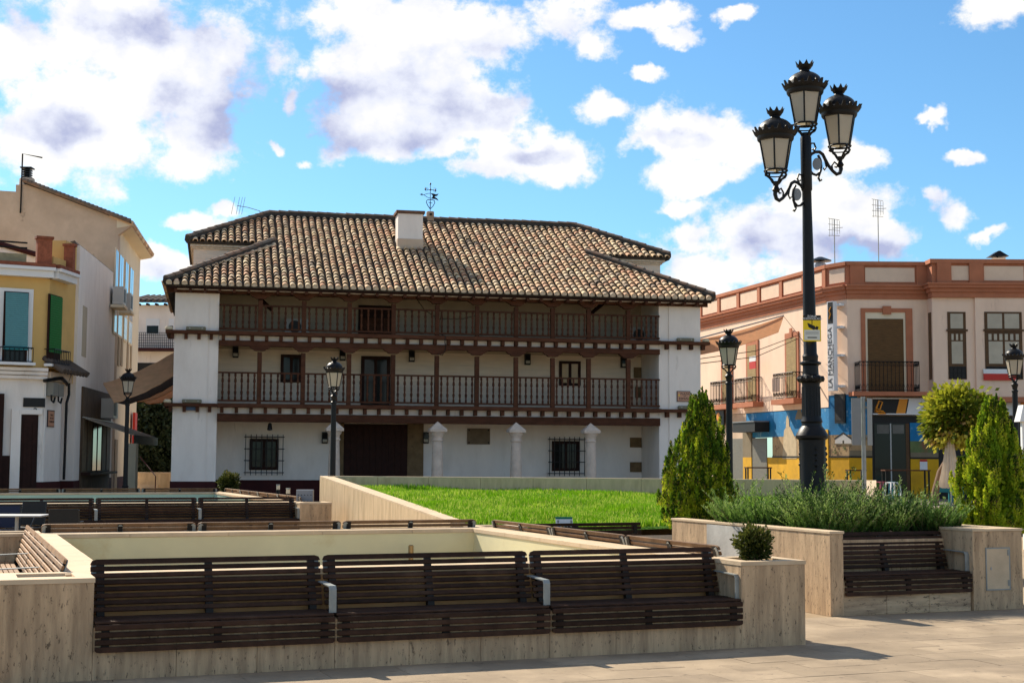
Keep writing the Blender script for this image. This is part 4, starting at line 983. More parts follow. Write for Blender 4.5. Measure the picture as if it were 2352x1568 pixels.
# (the sign below is strapped to the post)
sg = thing('surveillance_sign', 'yellow and black ZONA VIDEOVIGILADA sign with camera on the lamp post', 'sign', (lbq.x+LEAN*lzv(750)+.002, lbq.y-.128, .83+lzv(756)), 0)
w2, h2 = 20.5*K, 30*K
MB().box(-w2, w2, -.006, 0, -h2, h2).build('panel', YSIGN, sg)
MB().box(-w2, w2, -.009, -.006, h2*.62, h2).build('title_band', BLACK, sg); MB().box(-w2*.88, w2*.88, -.009, -.006, -h2*.9, -h2*.12).build('text_field', mat('pale_print_field', (.62, .62, .55), .6, .05), sg)
text('ZONA', .042, WPAINT, sg, (0, -.011, h2*.90), (R(90), 0, 0)); text('VIDEOVIGILADA', .036, WPAINT, sg, (0, -.011, h2*.73), (R(90), 0, 0))
MB().prism([(-.06, .07), (.035, .03), (.05, -.005), (.02, -.02), (-.045, .015)][::-1], -.010, -.006).build('camera_mark', BLACK, sg); MB().prism([(.055, .03), (.085, .015), (.07, -.02), (.04, -.01)][::-1], -.010, -.006).build('camera_mark', BLACK, sg); MB().box(-.004, .004, -.010, -.006, .05, .105).build('camera_mark', BLACK, sg)
for z in (-.045, -.06, -.075): MB().box(-.085, .085, -.010, -.009, z-.003, z+.002).build('print_line', GREYM, sg)
MB().box(-.06, .06, -.011, -.009, -.125, -.112).build('print_line', BLACK, sg)
MB().box(-.03, .03, .0, .03, -.03, .03).build('clamp', STEEL, sg)
# --- single lamps
def single_lamp(label, px_, ytop, Yd, base_px):
    ztop = AtY(px_, ytop, Yd).z; P = AtY(base_px, 1100, Yd); r = thing('street_lamp', label, 'street lamp', (P.x, P.y, 0), 0, 'single black street lamps')
    hl = (.385+.115+.215*1.02*.8*math.sin(1.22)+.155)*.92; zl = ztop-hl
    MB().lathe([(.15, 0), (.15, .05), (.12, .08), (.12, .55), (.14, .58), (.14, .62), (.10, .66), (.09, .80), (.105, .83), (.075, .87), (.07, 1.0), (.062, zl-.40), (.075, zl-.39), (.075, zl-.36), (.055, zl-.34), (.06, zl-.28), (.085, zl-.22), (.05, zl-.18), (.05, zl-.13)], n=16).build('post', IRON, r, smooth=R(30))
    lantern(r, zl, r=.215, h=.385, sc=.92)
    r.rotation_euler = (0, 0, random.random())
    return r
single_lamp('black street lamp against the first-floor gallery, nearest the gate', 767, 818, 34.6, 764)
single_lamp('black street lamp at the left corner of the galleried house', 293, 845, 43.5, 288)
single_lamp('black street lamp behind the left thuja, right of the house', 1671, 754, 29, 1676)
single_lamp('black street lamp at the right edge above the right thuja', 2328, 787, 33, 2336)

# ================================================================== PLANTS
def unit(n): v = rng.normal(size=(n, 3)); return v/np.linalg.norm(v, axis=1, keepdims=True)
def thuja(label, loc, H, Wd, seed, brown=.0):
    global rng
    rng = np.random.default_rng(seed); root = thing('thuja', label, 'shrub', loc, 0, 'thujas beside the lamp planter')
    MB().tube([(0, 0, 0), (.02, 0, H*.35), (0, .02, H*.75)], [.06, .05, .02], 7).build('trunk', BARK, root)
    # upright flame-like sprays spread over an egg-shaped envelope
    P = []; D = []; LN = []; RR = []
    nb = 300
    def env(t): return (Wd/2)*1.06*(max(0., math.sin(math.pi*min(1, t*.72+.28))))**.8*(1-.40*max(0, t-.25))
    for i in range(nb):
        t = rng.random()**.9*.93; z = t*H*.90; a = rng.random()*2*math.pi
        rr = env(t)*(.74+.24*rng.random())*(1+.14*math.sin(3*a+5*t+seed)+.08*math.sin(7*a-9*t))
        hl = rng.uniform(.20, .40)*H/2.1*(1.0 if t < .8 else 1.15); fat = rng.uniform(.040, .062)*H/2.1
        k = 190; s = rng.random(k)**.85; wdt = fat*np.sin(np.pi*np.clip(s*.80+.14, 0, 1))**.7*(1-.45*s)
        rad = np.array([math.cos(a), math.sin(a), 0.]); tilt = rad*(.20-.22*t)
        off = unit(k)*(wdt*rng.random(k)**.35)[:, None]
        P.append(np.array([rr*rad[0], rr*rad[1], z-hl*.2])+s[:, None]*hl*(np.array([0, 0, 1])+tilt)+off)
        D.append(np.array([0, 0, 1.1])+off/fat*.8+rng.normal(size=(k, 3))*.25); LN.append(rng.uniform(.022, .046, k))
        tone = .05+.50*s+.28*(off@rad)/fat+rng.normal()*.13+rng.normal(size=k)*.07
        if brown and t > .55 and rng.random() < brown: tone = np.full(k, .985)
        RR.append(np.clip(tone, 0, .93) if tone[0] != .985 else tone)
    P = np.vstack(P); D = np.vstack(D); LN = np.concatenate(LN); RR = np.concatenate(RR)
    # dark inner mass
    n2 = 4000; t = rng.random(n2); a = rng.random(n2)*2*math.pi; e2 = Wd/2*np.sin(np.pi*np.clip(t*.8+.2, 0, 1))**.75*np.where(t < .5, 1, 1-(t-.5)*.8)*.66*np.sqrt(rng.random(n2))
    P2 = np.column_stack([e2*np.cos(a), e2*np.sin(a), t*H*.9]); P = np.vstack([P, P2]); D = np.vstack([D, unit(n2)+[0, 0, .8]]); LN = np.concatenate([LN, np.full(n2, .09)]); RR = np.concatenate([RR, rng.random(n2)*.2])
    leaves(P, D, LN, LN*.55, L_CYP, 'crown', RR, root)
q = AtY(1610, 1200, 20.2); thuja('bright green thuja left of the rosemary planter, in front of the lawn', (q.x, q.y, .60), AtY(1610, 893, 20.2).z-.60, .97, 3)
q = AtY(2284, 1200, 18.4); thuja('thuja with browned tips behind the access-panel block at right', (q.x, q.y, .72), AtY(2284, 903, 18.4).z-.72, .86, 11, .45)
# soil bed that carries the left thuja
sb = FF.loc(Vector((AtY(1610, 1200, 20.2).x, AtY(1610, 1200, 20.2).y, 0)))
tag(MB().box(sb.x-.75, sb.x+.75, sb.y-.75, sb.y+.75, 0, .62).build('thuja_bed', SOIL, loc=FF.o), 'dark soil bed under the left thuja', 'soil bed').rotation_euler = (0, 0, FF.a)
def rosemary(label, cs, ct, rx, ry, H, n, seed):
    global rng
    rng = np.random.default_rng(seed); c = FF.w(cs, ct, .84); root = thing('rosemary_bush', label, 'rosemary', c, FF.a, 'rosemary bushes in the travertine planter')
    P = []; D = []; RR = []; LN = []; st = MB()
    for i in range(n):
        a = rng.random()*2*math.pi; q = math.sqrt(rng.random()); x, y = rx*q*math.cos(a), ry*q*math.sin(a)
        h = H*(.45+.40*rng.random()+(.42 if rng.random() < .14 else 0))*(1-.30*q*q); out = np.array([x/rx*.55+rng.normal()*.25, y/ry*.45+rng.normal()*.25, 1.])
        bend = rng.normal(size=3)*.12; k = int(34+h*60); s = np.linspace(.05, 1, k)
        base_ = np.array([x*.8, y*.8, 0]); L_ = h*.95
        path = base_+s[:, None]*L_*out+(s**2)[:, None]*L_*bend
        path[:, 2] = np.minimum(path[:, 2], h*1.05)
        ph = rng.random(k)*2*math.pi; rad = np.column_stack([np.cos(ph), np.sin(ph), np.zeros(k)])
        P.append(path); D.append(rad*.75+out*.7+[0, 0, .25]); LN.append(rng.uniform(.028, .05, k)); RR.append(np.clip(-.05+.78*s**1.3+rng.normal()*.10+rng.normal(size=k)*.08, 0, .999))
        if i % 4 == 0: st.tube([tuple(path[0]), tuple(path[k//2]), tuple(path[-1])], .003, 3)
    P = np.vstack(P); D = np.vstack(D); LN = np.concatenate(LN); RR = np.concatenate(RR)
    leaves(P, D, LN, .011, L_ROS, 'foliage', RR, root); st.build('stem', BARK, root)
for i, (lb_, cs, ct, rx, ry, H, n) in enumerate((
    ('greyish rosemary bush at the left end of the planter', 2.05, 4.4, .42, .75, .52, 300),
    ('rosemary bush in front of the tall lamp post', 2.35, 3.15, .52, .52, .64, 520),
    ('rosemary bush behind the planter bench, right of the lamp post', 3.05, 3.2, .55, .54, .58, 520),
    ('low rosemary bush trailing over the right end of the planter bench', 3.62, 3.0, .44, .46, .46, 380),
    ('rosemary bush at the back of the planter, behind the lamp post', 2.95, 4.4, .80, .62, .56, 420))):
    rosemary(lb_, cs, ct, rx, ry, H, n, 20+i)
def ball_shrub(label, P, r, seed):
    global rng
    rng = np.random.default_rng(seed); root = thing('box_shrub', label, 'shrub', P, 0, 'small clipped shrubs in corner blocks')
    n = int(1500); d = unit(n); q = r*(.70+.40*rng.random(n)**1.3)*(1+.13*np.sin(6*d[:, 0]+4*d[:, 2])+.08*np.sin(9*d[:, 1])); p = d*q[:, None]*[1, 1, 1.05]+[0, 0, r*.98]
    leaves(p, d+unit(n)*.8+[0, 0, .3], .062*r/.22, .034*r/.22, L_BOX, 'crown', np.clip(rng.random(n)*.7+.25*d[:, 2], 0, .99), root)
    MB().tube([(0, 0, -.02), (.01, 0, r)], [.025, .02], 6).build('trunk', BARK, root)
    inner = 900; d = unit(inner); leaves(d*(r*.6*rng.random(inner)**.4)[:, None]+[0, 0, r], unit(inner), .08*r/.22, .05*r/.22, L_BOX, 'inner_twigs', rng.random(inner)*.15, root)
ball_shrub('small round shrub in the front right corner block', FF.w(-.34, .42, .76), .155, 31)
ball_shrub('small round shrub in the far corner block below the left pier', FF.w(p1-.34, q1-.34, .76), .26, 32)
# --- lime-yellow ball tree by the far kerb
def ball_tree():
    global rng
    rng = np.random.default_rng(41); Yd = 51.0; b = AtY(2146, 1166, Yd); r = thing('ball_tree', 'small round-headed tree with yellow-green leaves and leaning trunk', 'tree', (b.x, b.y, .145), 0)
    c = AtY(2206, 966, Yd); cx, cy, cz = c.x-b.x, 0, c.z-.145; rx = 70*Yd/FPX; rz_ = 66*Yd/FPX
    MB().tube([(0, 0, 0), (.05, 0, .5), (.22, 0, 1.2), (cx*.72, 0, 2.0), (cx, 0, cz-rz_*.6), (cx, 0, cz)], [.17, .13, .10, .09, .08, .05], 9).build('trunk', BARK, r, smooth=SM)
    lm = MB()
    for k in range(9):
        d = unit(1)[0]; d[2] = abs(d[2])*.6+.1; e = np.array([cx, 0, cz-rz_*.45]); lm.tube([tuple(e), tuple(e+d*rx*.45), tuple(e+d*rx*.85)], [.05, .035, .015], 5)
    lm.build('limb', BARK, r)
    P = []; D = []; RR = []
    for k in range(170):
        d = unit(1)[0]; d[2] = d[2] if d[2] > -.62 else -.62; rr = .80+.22*rng.random()
        e = np.array([cx, 0, cz])+d*np.array([rx, rx, rz_])*rr; m_ = 34
        o = rng.normal(size=(m_, 3))*.17; P.append(e+o); D.append(d*.9+o*3+[0, 0, -.45]+rng.normal(size=(m_, 3))*.35)
        RR.append(np.clip(.40+.33*d[2]+.2*(-d[0])+rng.normal()*.12+rng.normal(size=m_)*.10+o[:, 2]*.7, 0, .99))  # sun side and top painted lighter, underside darker, through leaf tone
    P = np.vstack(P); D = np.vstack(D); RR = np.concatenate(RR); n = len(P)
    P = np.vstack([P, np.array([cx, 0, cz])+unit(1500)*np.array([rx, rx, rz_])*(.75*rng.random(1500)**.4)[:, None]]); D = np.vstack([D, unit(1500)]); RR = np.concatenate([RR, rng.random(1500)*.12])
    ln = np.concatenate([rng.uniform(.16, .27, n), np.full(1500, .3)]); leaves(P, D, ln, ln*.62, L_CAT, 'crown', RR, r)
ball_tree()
# --- closed parasol beside it
Yd = 50.6; b = AtY(2185, 1168, Yd); um = thing('closed_parasol', 'closed cream parasol under the round-headed tree', 'parasol', (b.x, b.y, .145), 0)
def uz(y): return AtY(2185, y, Yd).z-.145
MB().lathe([(.035, 0), (.035, uz(1010))], n=8).build('pole', ALU, um, smooth=SM); MB().box(-.3, .3, -.3, .3, 0, .05).build('base', GREYM, um)
cl = MB(); n = 26; prf = [(.06, uz(1008)), (.13, uz(1020)), (.19, uz(1050)), (.27, uz(1085)), (.34, uz(1107)), (.33, uz(1118)), (.24, uz(1119)), (.05, uz(1100))]
vs = []
for r_, z_ in prf:
    for i in range(n):
        a = 2*math.pi*i/n; rr = r_*(1+.16*math.cos(a*(n/2)))*(1+.05*math.sin(3*a)); vs.append((rr*math.cos(a), rr*math.sin(a), z_-(.05 if i % 2 and r_ > .3 else 0)))
cl.add(vs, [(k*n+i, k*n+(i+1) % n, (k+1)*n+(i+1) % n, (k+1)*n+i) for k in range(len(prf)-1) for i in range(n)]); cl.build('canopy', CLOTH, um)
# --- grey traffic sign seen from behind
Yd = 23.0; b = AtY(1985, 1100, Yd); ts = thing('traffic_sign', 'back of a grey folded traffic sign on a galvanised pole right of the lamp post', 'sign', (b.x, b.y, 0), 0)
MB().lathe([(.036, 0), (.036, AtY(1985, 911, Yd).z)], n=12).build('pole', STEEL, ts, smooth=SM)
z0_, z1_ = AtY(1985, 1022, Yd).z, AtY(1985, 914, Yd).z; k2 = Yd/FPX
MB().hexa([(-28*k2, -.05, z0_), (-7*k2, -.06, z0_), (-7*k2, -.045, z0_), (-28*k2, -.03, z0_), (-28*k2, -.05, z1_), (-7*k2, -.06, z1_), (-7*k2, -.045, z1_), (-28*k2, -.03, z1_)]).build('panel', GREYM, ts)
MB().hexa([(7*k2, -.06, z0_), (24*k2, .10, z0_), (24*k2, .115, z0_), (7*k2, -.045, z0_), (7*k2, -.06, z1_), (24*k2, .10, z1_), (24*k2, .115, z1_), (7*k2, -.045, z1_)]).build('panel', GREYM, ts)
for z in (z0_+.15, z1_-.15): MB().box(-.1, .1, .03, .05, z-.02, z+.02).build('clamp', STEEL, ts)

# ================================================================== CAFE FURNITURE AND SMALL THINGS ON THE LEFT
def cafe_chair(label, px_, ytop, Yd, rz_, m=MESHF):
    P = AtY(px_, ytop, Yd); r = thing('cafe_chair', label, 'chair', (P.x, P.y, 0), rz_, 'cafe chairs by the fountains'); zt = P.z
    fr = MB()
    for s in (-1, 1):
        fr.tube([(.24*s, .02, 0), (.24*s, 0, .45), (.235*s, -.06, zt)], .014, 6); fr.tube([(.24*s, .46, 0), (.24*s, .44, .45), (.24*s, .30, .64), (.24*s, -.02, .64)], .014, 6); fr.tube([(.24*s, 0, .44), (.24*s, .45, .44)], .013, 6)
    fr.tube([(-.24, .45, .44), (.24, .45, .44)], .013, 6); fr.tube([(-.235, -.06, zt), (.235, -.06, zt)], .014, 6)
    fr.build('frame', mat('black_chair_frame', (.02, .02, .02), .4, .1), r, smooth=SM)
    MB().hexa([(-.232, -.012, .48), (.232, -.012, .48), (.232, .002, .48), (-.232, .002, .48), (-.228, -.066, zt-.005), (.228, -.066, zt-.005), (.228, -.052, zt-.005), (-.228, -.052, zt-.005)]).build('backrest', m, r)
    MB().box(-.235, .235, .01, .45, .435, .45).build('seat', m, r)
cafe_chair('black mesh cafe chair behind the aluminium table', 76, 1152, 26, 2.9)
cafe_chair('black mesh cafe chair right of the aluminium table', 149, 1170, 23.5, .1)
cafe_chair('navy cafe chair at the left edge of the picture', 14, 1160, 25, 3.3, NAVY)
P = AtY(46, 1183, 24); tb_ = thing('cafe_table', 'square aluminium cafe table among the black chairs', 'table', (P.x-.05, P.y, 0), .08)
MB().box(-.48, .48, -.35, .35, .715, .74).build('table_top', ALU, tb_, bevel=.008); MB().lathe([(.03, .03), (.03, .715)], n=10).build('stem', ALU, tb_, smooth=SM)
for a in range(4): MB().tube([(0, 0, .06), (.32*math.cos(a*math.pi/2+.7), .32*math.sin(a*math.pi/2+.7), .02)], .018, 6).build('foot', ALU, tb_)
for (lb_, px_, yt, Yd) in (('short dark bollard light with glowing-white head, left one of two', 639, 1112, 36, ), ('short dark bollard light nearer the perforated bin', 662, 1120, 32)):
    P = AtY(px_, yt, Yd); r = thing('bollard_light', lb_, 'bollard', (P.x, P.y, 0), 0, 'bollard lights by the red plinth')
    MB().lathe([(.05, 0), (.05, P.z-.13)], n=14).build('shaft', IRON, r, smooth=SM); MB().lathe([(.045, P.z-.129), (.045, P.z-.03)], n=14).build('lens', LGLASS, r, smooth=SM); MB().lathe([(.05, P.z-.029), (.05, P.z)], n=14).build('cap', STEEL, r, smooth=SM)
P = AtY(701, 1124, 31); bn = thing('litter_bin', 'grey perforated metal litter bin beside the lawn wall', 'bin', (P.x, P.y, 0), .05)
MB().box(-.18, .18, -.12, .12, .04, P.z).build('body', mat('bin_grey', (.20, .215, .24), .5, .08, metal=.3), bn, bevel=.01); MB().box(-.14, .14, -.09, .09, 0, .04).build('foot', IRON, bn)
for i in range(5):
    for j in range(4): MB().box(-.145+.068*i, -.125+.068*i, -.124, -.1205, P.z-.12-.14*j, P.z-.10-.14*j).build('perforation', BLACK, bn)
# ================================================================== SALMON CORNER HOUSE (right)
RY = 60.0
c0 = AtY(1905, 1100, RY+1.1); c1 = AtY(1951, 1100, RY); c0.z = c1.z = .145
RF = Frame(c1.x, c1.y, R(.6), .145)                      # front, x to the right
lw_dir = Vector((-math.sin(R(15)), math.cos(R(15)), 0)); c2 = c0+lw_dir*16
LFm = Frame(c2.x, c2.y, math.atan2(-lw_dir.y, -lw_dir.x), .145)   # left flank, x from the far end to the corner
CF = Frame(c0.x, c0.y, math.atan2(c1.y-c0.y, c1.x-c0.x), .145)    # chamfered corner
rh = thing('salmon_corner_house', 'salmon two-storey corner house with terracotta parapet and painted shopfront', 'house', c1, 0)
inv = Matrix.Translation(-Vector(c1))
def RB(fr, name, m, x0, x1, y0, y1, z0, z1, par=None, bevel=0.):
    """box in a facade frame, child of the house"""
    o = MB().box(x0, x1, y0, y1, z0, z1).build(name, m, par or rh, bevel=bevel)
    o.matrix_local = (Matrix.Translation(fr.o-Vector(c1)) @ Matrix.Rotation(fr.a, 4, 'Z')) if par is None else Matrix.Identity(4)
    return o
def RM(fr, mb, name, m, par=None):
    o = mb.build(name, m, par or rh); o.matrix_local = (Matrix.Translation(fr.o-Vector(c1)) @ Matrix.Rotation(fr.a, 4, 'Z')) if par is None else Matrix.Identity(4); return o
def zf(y, x=2000): return RF.px(x, y)[1]
Z1 = zf(906); ZC0 = zf(687); ZC1 = zf(655); ZP = zf(601)          # first floor, cornice, parapet top
CL_ = (c1-c0).length; FLN = 24.; LL_ = 16.
# walls
RB(RF, 'wall', SALM, 0, FLN, 0, .5, Z1, ZC0); RB(CF, 'wall', SALM, 0, CL_, 0, .5, Z1, ZC0); RB(LFm, 'wall', SALM, 0, LL_, 0, .5, Z1-.5, ZC0)
RM(RF, MB().box(.4, FLN, .5, 12, 0, ZC1+.5), 'body', SALM)
# cornice (three steps) and parapet
for fr, L_, e0, e1 in ((RF, FLN, .02, .3), (CF, CL_, .02, .02), (LFm, LL_, 0, .02)):
    for j, (dz0, dz1, out) in enumerate(((0, .30, .06), (.30, .52, .13), (.52, .70, .24), (.70, .80, .30))):
        h_ = ZC1-ZC0; RB(fr, 'cornice', TERR, -out*.28, L_+out*.28, -out, .5, ZC0+h_*dz0/.8+.002, ZC0+h_*dz1/.8)
    RB(fr, 'parapet', TERR, 0, L_, 0, .3, ZC1+.002, ZP-.16); RB(fr, 'parapet_coping', TERR, -.03, L_+.03, -.10, .36, ZP-.158, ZP)
def pilaster(fr, x, w=.30): RB(fr, 'pilaster', TERR, x-w, x+w, -.07, -.002, ZC1+.004, ZP-.16)
def para_panel(fr, a, b): RB(fr, 'parapet_panel', PANEL, a, b, -.03, -.002, ZC1+.14, ZP-.26)
bx0 = RF.px(2160, 700, -.7)[0]; bx1 = RF.px(2236, 700, -.7)[0]
xs = [RF.px(x, 630)[0] for x in (1968, 2119, 2150)]
para_panel(CF, .2, CL_-.1); pilaster(RF, xs[0], .30); para_panel(RF, xs[0]+.35, xs[1]-.35); pilaster(RF, xs[1], .28); para_panel(RF, xs[1]+.33, xs[2]+.1)
for a, b in zip((2.0, 4.4, 6.8, 9.2, 11.6, 13.9)[:-1], (4.4, 6.8, 9.2, 11.6, 13.9)): para_panel(LFm, a+.25, b-.25)
for a in (2.0, 4.4, 6.8, 9.2, 11.6, 13.9, 15.85): pilaster(LFm, a, .14)
para_panel(LFm, 14.15, 15.6); para_panel(LFm, .2, 1.75)
# projecting bay with timber windows
bay = RB(RF, 'bay', SALM, bx0-.35, FLN, -.70, -.002, Z1-.1, ZC0); RB(RF, 'bay', SALM, bx1+.02, FLN, -.82, -.702, Z1-.1, ZC0)
for j, (dz0, dz1, out) in enumerate(((0, .30, .06), (.30, .52, .13), (.52, .70, .24), (.70, .80, .30))):
    h_ = ZC1-ZC0; RB(RF, 'cornice', TERR, bx0-.35-out, FLN, -.82-out, -.302, ZC0+h_*dz0/.8+.003, ZC0+h_*dz1/.8-.001)
RB(RF, 'parapet', TERR, bx0-.35, FLN, -.74, -.102, ZC1+.003, ZP-.161); RB(RF, 'parapet_coping', TERR, bx0-.45, FLN, -.86, -.12, ZP-.157, ZP+.02)
for x in (2168, 2242): q = RF.px(x, 630, -.8)[0]; RB(RF, 'pilaster', TERR, q-.30, q+.30, -.86, -.742, ZC1+.004, ZP-.161)
q0 = RF.px(2184, 630, -.8)[0]; q1 = RF.px(2231, 630, -.8)[0]; RB(RF, 'parapet_panel', PANEL, q0, q1, -.76, -.742, ZC1+.14, ZP-.26)
q0 = RF.px(2261, 630, -.8)[0]; q1 = RF.px(2352, 630, -.8)[0]; RB(RF, 'parapet_panel', PANEL, q0, q1, -.76, -.742, ZC1+.14, ZP-.26)
RB(RF, 'bay_floor', TERR, bx0-.45, FLN, -.95, -.002, Z1-.32, Z1-.105)
def timber_window(x0, x1, y, n):
    a = RF.px(x0, 795, y)[0]; b = RF.px(x1, 795, y)[0]; zt, zb = zf(719), zf(872); zs = zf(760); zl = zf(842); zc = zf(775)
    o = RB(RF, 'window', WFRAME, a, b, y-.03, y+.0, zb, zt)
    for (u0, u1, v0, v1, cols, gl) in ((a+.07, b-.07, zs+.06, zt-.08, n, 'glass'), (a+.10, b-.10, zf(783), zf(768)-.02, 3*n, 'glass'), (a+.10, b-.10, zl+.10, zf(786), n, 'glass')):
        w_ = (u1-u0)/cols
        for k in range(cols): MB().box(u0+w_*k+.05, u0+w_*(k+1)-.05, y-.036, y-.0305, v0, v1).build('pane', mat('curtained_pane', (.42, .36, .27), .12, .12, 1.5), o)
    MB().box(a-.06, b+.06, y-.09, y-.0305, zs-.06, zs+.02).build('transom', WFRAME, o)
    g = MB(); m_ = int((b-a)/.16)
    for k in range(m_+1): x = a+.05+(b-a-.1)*k/m_; g.box(x-.012, x+.012, y-.05, y-.0301, zb+.03, zl-.02)
    for z in (zb+.06, zl-.05, (zb+zl)/2): g.box(a+.03, b-.03, y-.055, y-.051, z-.015, z+.015)
    g.build('ironwork', IRON, o); MB().box(a+.05, b-.05, y-.0302, y-.03, zb+.03, zl-.02).build('spandrel', BLACK, o)
timber_window(2177, 2219, -.70, 1); timber_window(2262, 2348, -.82, 2)
bxw = bx0-.35
sw_ = RB(RF, 'side_window', WFRAME, bxw-.012, bxw+.002, -.55, -.15, zf(872), zf(719))
# balcony door
da, db = RF.px(1993, 800)[0], RF.px(2075, 800)[0]
RB(RF, 'door_recess', CREAM, da-.10, db+.10, -.02, -.002, Z1, zf(716)); RB(RF, 'reed_blind', BLIND, da, db, -.05, -.021, Z1+.05, zf(732))
oa, ob = RF.px(1978, 800)[0], RF.px(2096, 800)[0]
RB(RF, 'door_trim', TERR, oa, da-.10, -.07, -.002, Z1, zf(708)); RB(RF, 'door_trim', TERR, db+.10, ob, -.07, -.002, Z1, zf(708)); RB(RF, 'door_trim', TERR, da-.098, db+.098, -.07, -.002, zf(717), zf(708))
RB(RF, 'keystone', TERR, (oa+ob)/2-.18, (oa+ob)/2+.18, -.12, -.071, zf(722), zf(703))
sa_, sb_ = RF.px(1960, 900, -.8)[0], RF.px(2130, 900, -.8)[0]
RB(RF, 'balcony_slab', TERR, sa_, min(sb_, bx0-.46), -.85, -.002, zf(910), zf(901)); 
def railing(fr, x0, x1, y0, z0, z1, sides=True):
    g = MB(); n = max(4, int((x1-x0)/.17))
    def run(pa, pb):
        m_ = max(2, int(((pb[0]-pa[0])**2+(pb[1]-pa[1])**2)**.5/.16))
        for z, r_ in ((z0+.05, .014), (z1-.16, .012), (z1, .02)): g.tube([(*pa, z), (*pb, z)], r_, 4)
        for k in range(m_+1):
            u_ = k/m_; x = pa[0]+(pb[0]-pa[0])*u_; y = pa[1]+(pb[1]-pa[1])*u_; g.tube([(x, y, z0), (x, y, z1)], .012, 4)
            if k < m_:
                x2 = pa[0]+(pb[0]-pa[0])*(k+.5)/m_; y2 = pa[1]+(pb[1]-pa[1])*(k+.5)/m_
                dx, dy = (pb[0]-pa[0])/m_*.38, (pb[1]-pa[1])/m_*.38
                g.tube([(x2-dx, y2-dy, z1-.02), (x2, y2, z1-.13), (x2+dx, y2+dy, z1-.02)], .010, 4); g.tube([(x2-dx, y2-dy, z0+.30), (x2, y2, z0+.10), (x2+dx, y2+dy, z0+.30)], .010, 4)
    run((x0, y0), (x1, y0))
    if sides: run((x0, y0), (x0, -.02)); run((x1, y0), (x1, -.02))
    return RM(fr, g, 'balcony_railing', IRON)
railing(RF, RF.px(1975, 870, -.8)[0], RF.px(2112, 870, -.8)[0], -.78, zf(901)+.01, zf(833))
# left flank: balconies and reed-blinded doors
for k, (x0_, x1_) in enumerate(((1652, 1690), (1705, 1755), (1793, 1850))):
    a = LFm.px(x0_, 850)[0]; b = LFm.px(x1_, 850)[0]; m_ = (a+b)/2; hw_ = (b-a)/2; hw_ = max(.7, min(hw_, 1.0))
    RB(LFm, 'balcony_slab', TERR, m_-hw_-.15, m_+hw_+.15, -.55, -.002, Z1-.25, Z1-.02); railing(LFm, m_-hw_, m_+hw_, -.50, Z1, Z1+1.15)
    RB(LFm, 'door_trim', TERR, m_-.68, m_+.68, -.06, -.002, Z1, Z1+3.0); RB(LFm, 'reed_blind', BLINDL, m_-.48, m_+.48, -.08, -.061, Z1+.05, Z1+2.75)
    if k == 2: RB(LFm, 'keystone', TERR, m_-.12, m_+.12, -.10, -.061, Z1+2.75, Z1+3.2)
# ground floor
ZS = zf(955)
RB(CF, 'wall', BLUE, 0, CL_, .02, .5, zf(998), Z1-.001); RB(LFm, 'wall', BLUE, 7.5, LL_, .02, .5, zf(998), Z1-.52); RB(LFm, 'wall', TAN, 0, 7.49, .02, .5, 0, Z1-.52)
RB(CF, 'wall', MTAN, 0, CL_, .02, .5, zf(1050), zf(998)-.002); RB(CF, 'wall', YELW, 0, CL_, .02, .5, 0, zf(1050)-.002)
xm = RF.px(2003, 1000)[0]
RB(RF, 'wall', BLUE, 0, xm, .02, .5, zf(998), Z1-.3); RB(RF, 'wall', MTAN, 0, xm, .02, .5, zf(1034), zf(998)-.002); RB(RF, 'wall', MGREY, 0, xm, .02, .5, zf(1050), zf(1034)-.002); RB(RF, 'wall', YELW, 0, xm, .02, .5, 0, zf(1050)-.002)
RB(RF, 'dado_line', BLACK, 0, xm, -.002, .018, zf(1051), zf(1047)); RB(CF, 'dado_line', BLACK, 0, CL_, -.002, .018, zf(1051), zf(1047))
RB(LFm, 'wall', MTAN, 10.4, LL_, .02, .5, zf(1050), zf(998)-.002); RB(LFm, 'wall', YELW, 7.5, LL_, .02, .5, 0, zf(1050)-.002); RB(LFm, 'dado_line', BLACK, 10.4, LL_-.05, -.002, .018, zf(1051), zf(1047))
# painted farmhouse, hills and tower on the mural
def painted(fr, pts, m, y=.012, t=.006):
    P = [fr.px(x, yy, y) for x, yy in pts]; return RM(fr, MB().prism(P, y-t, y), 'mural_shape', m)
painted(CF, [(1918, 1018), (1956, 1018), (1955, 1007), (1937, 995), (1919, 1006)][::-1], mat('mural_white', (.55, .53, .50), .8, .05)); painted(CF, [(1915, 1007), (1937, 992), (1959, 1008), (1956, 1010), (1937, 996), (1918, 1009)], BLACK, .005, .004); painted(RF, [(1935, 1018), (1939, 1018), (1939, 1011), (1935, 1011)][::-1], MGREY, .005, .004)
painted(CF, [(1916, 1021), (1959, 1021), (1959, 1018), (1916, 1018)][::-1], MGREY, .005, .004)
for i in range(14):
    cx, cy = random.uniform(1912, 1948), random.uniform(1024, 1040); painted(CF, [(cx-2, cy+1.5), (cx+2, cy+1.5), (cx+1, cy-1.5), (cx-1, cy-1)][::-1], MGREEN, .004, .003)
painted(CF, [(1923, 960), (1939, 967), (1938, 970), (1929, 968), (1920, 963)][::-1], mat('mural_cloud', (.45, .5, .55), .8, .1), .005, .004)
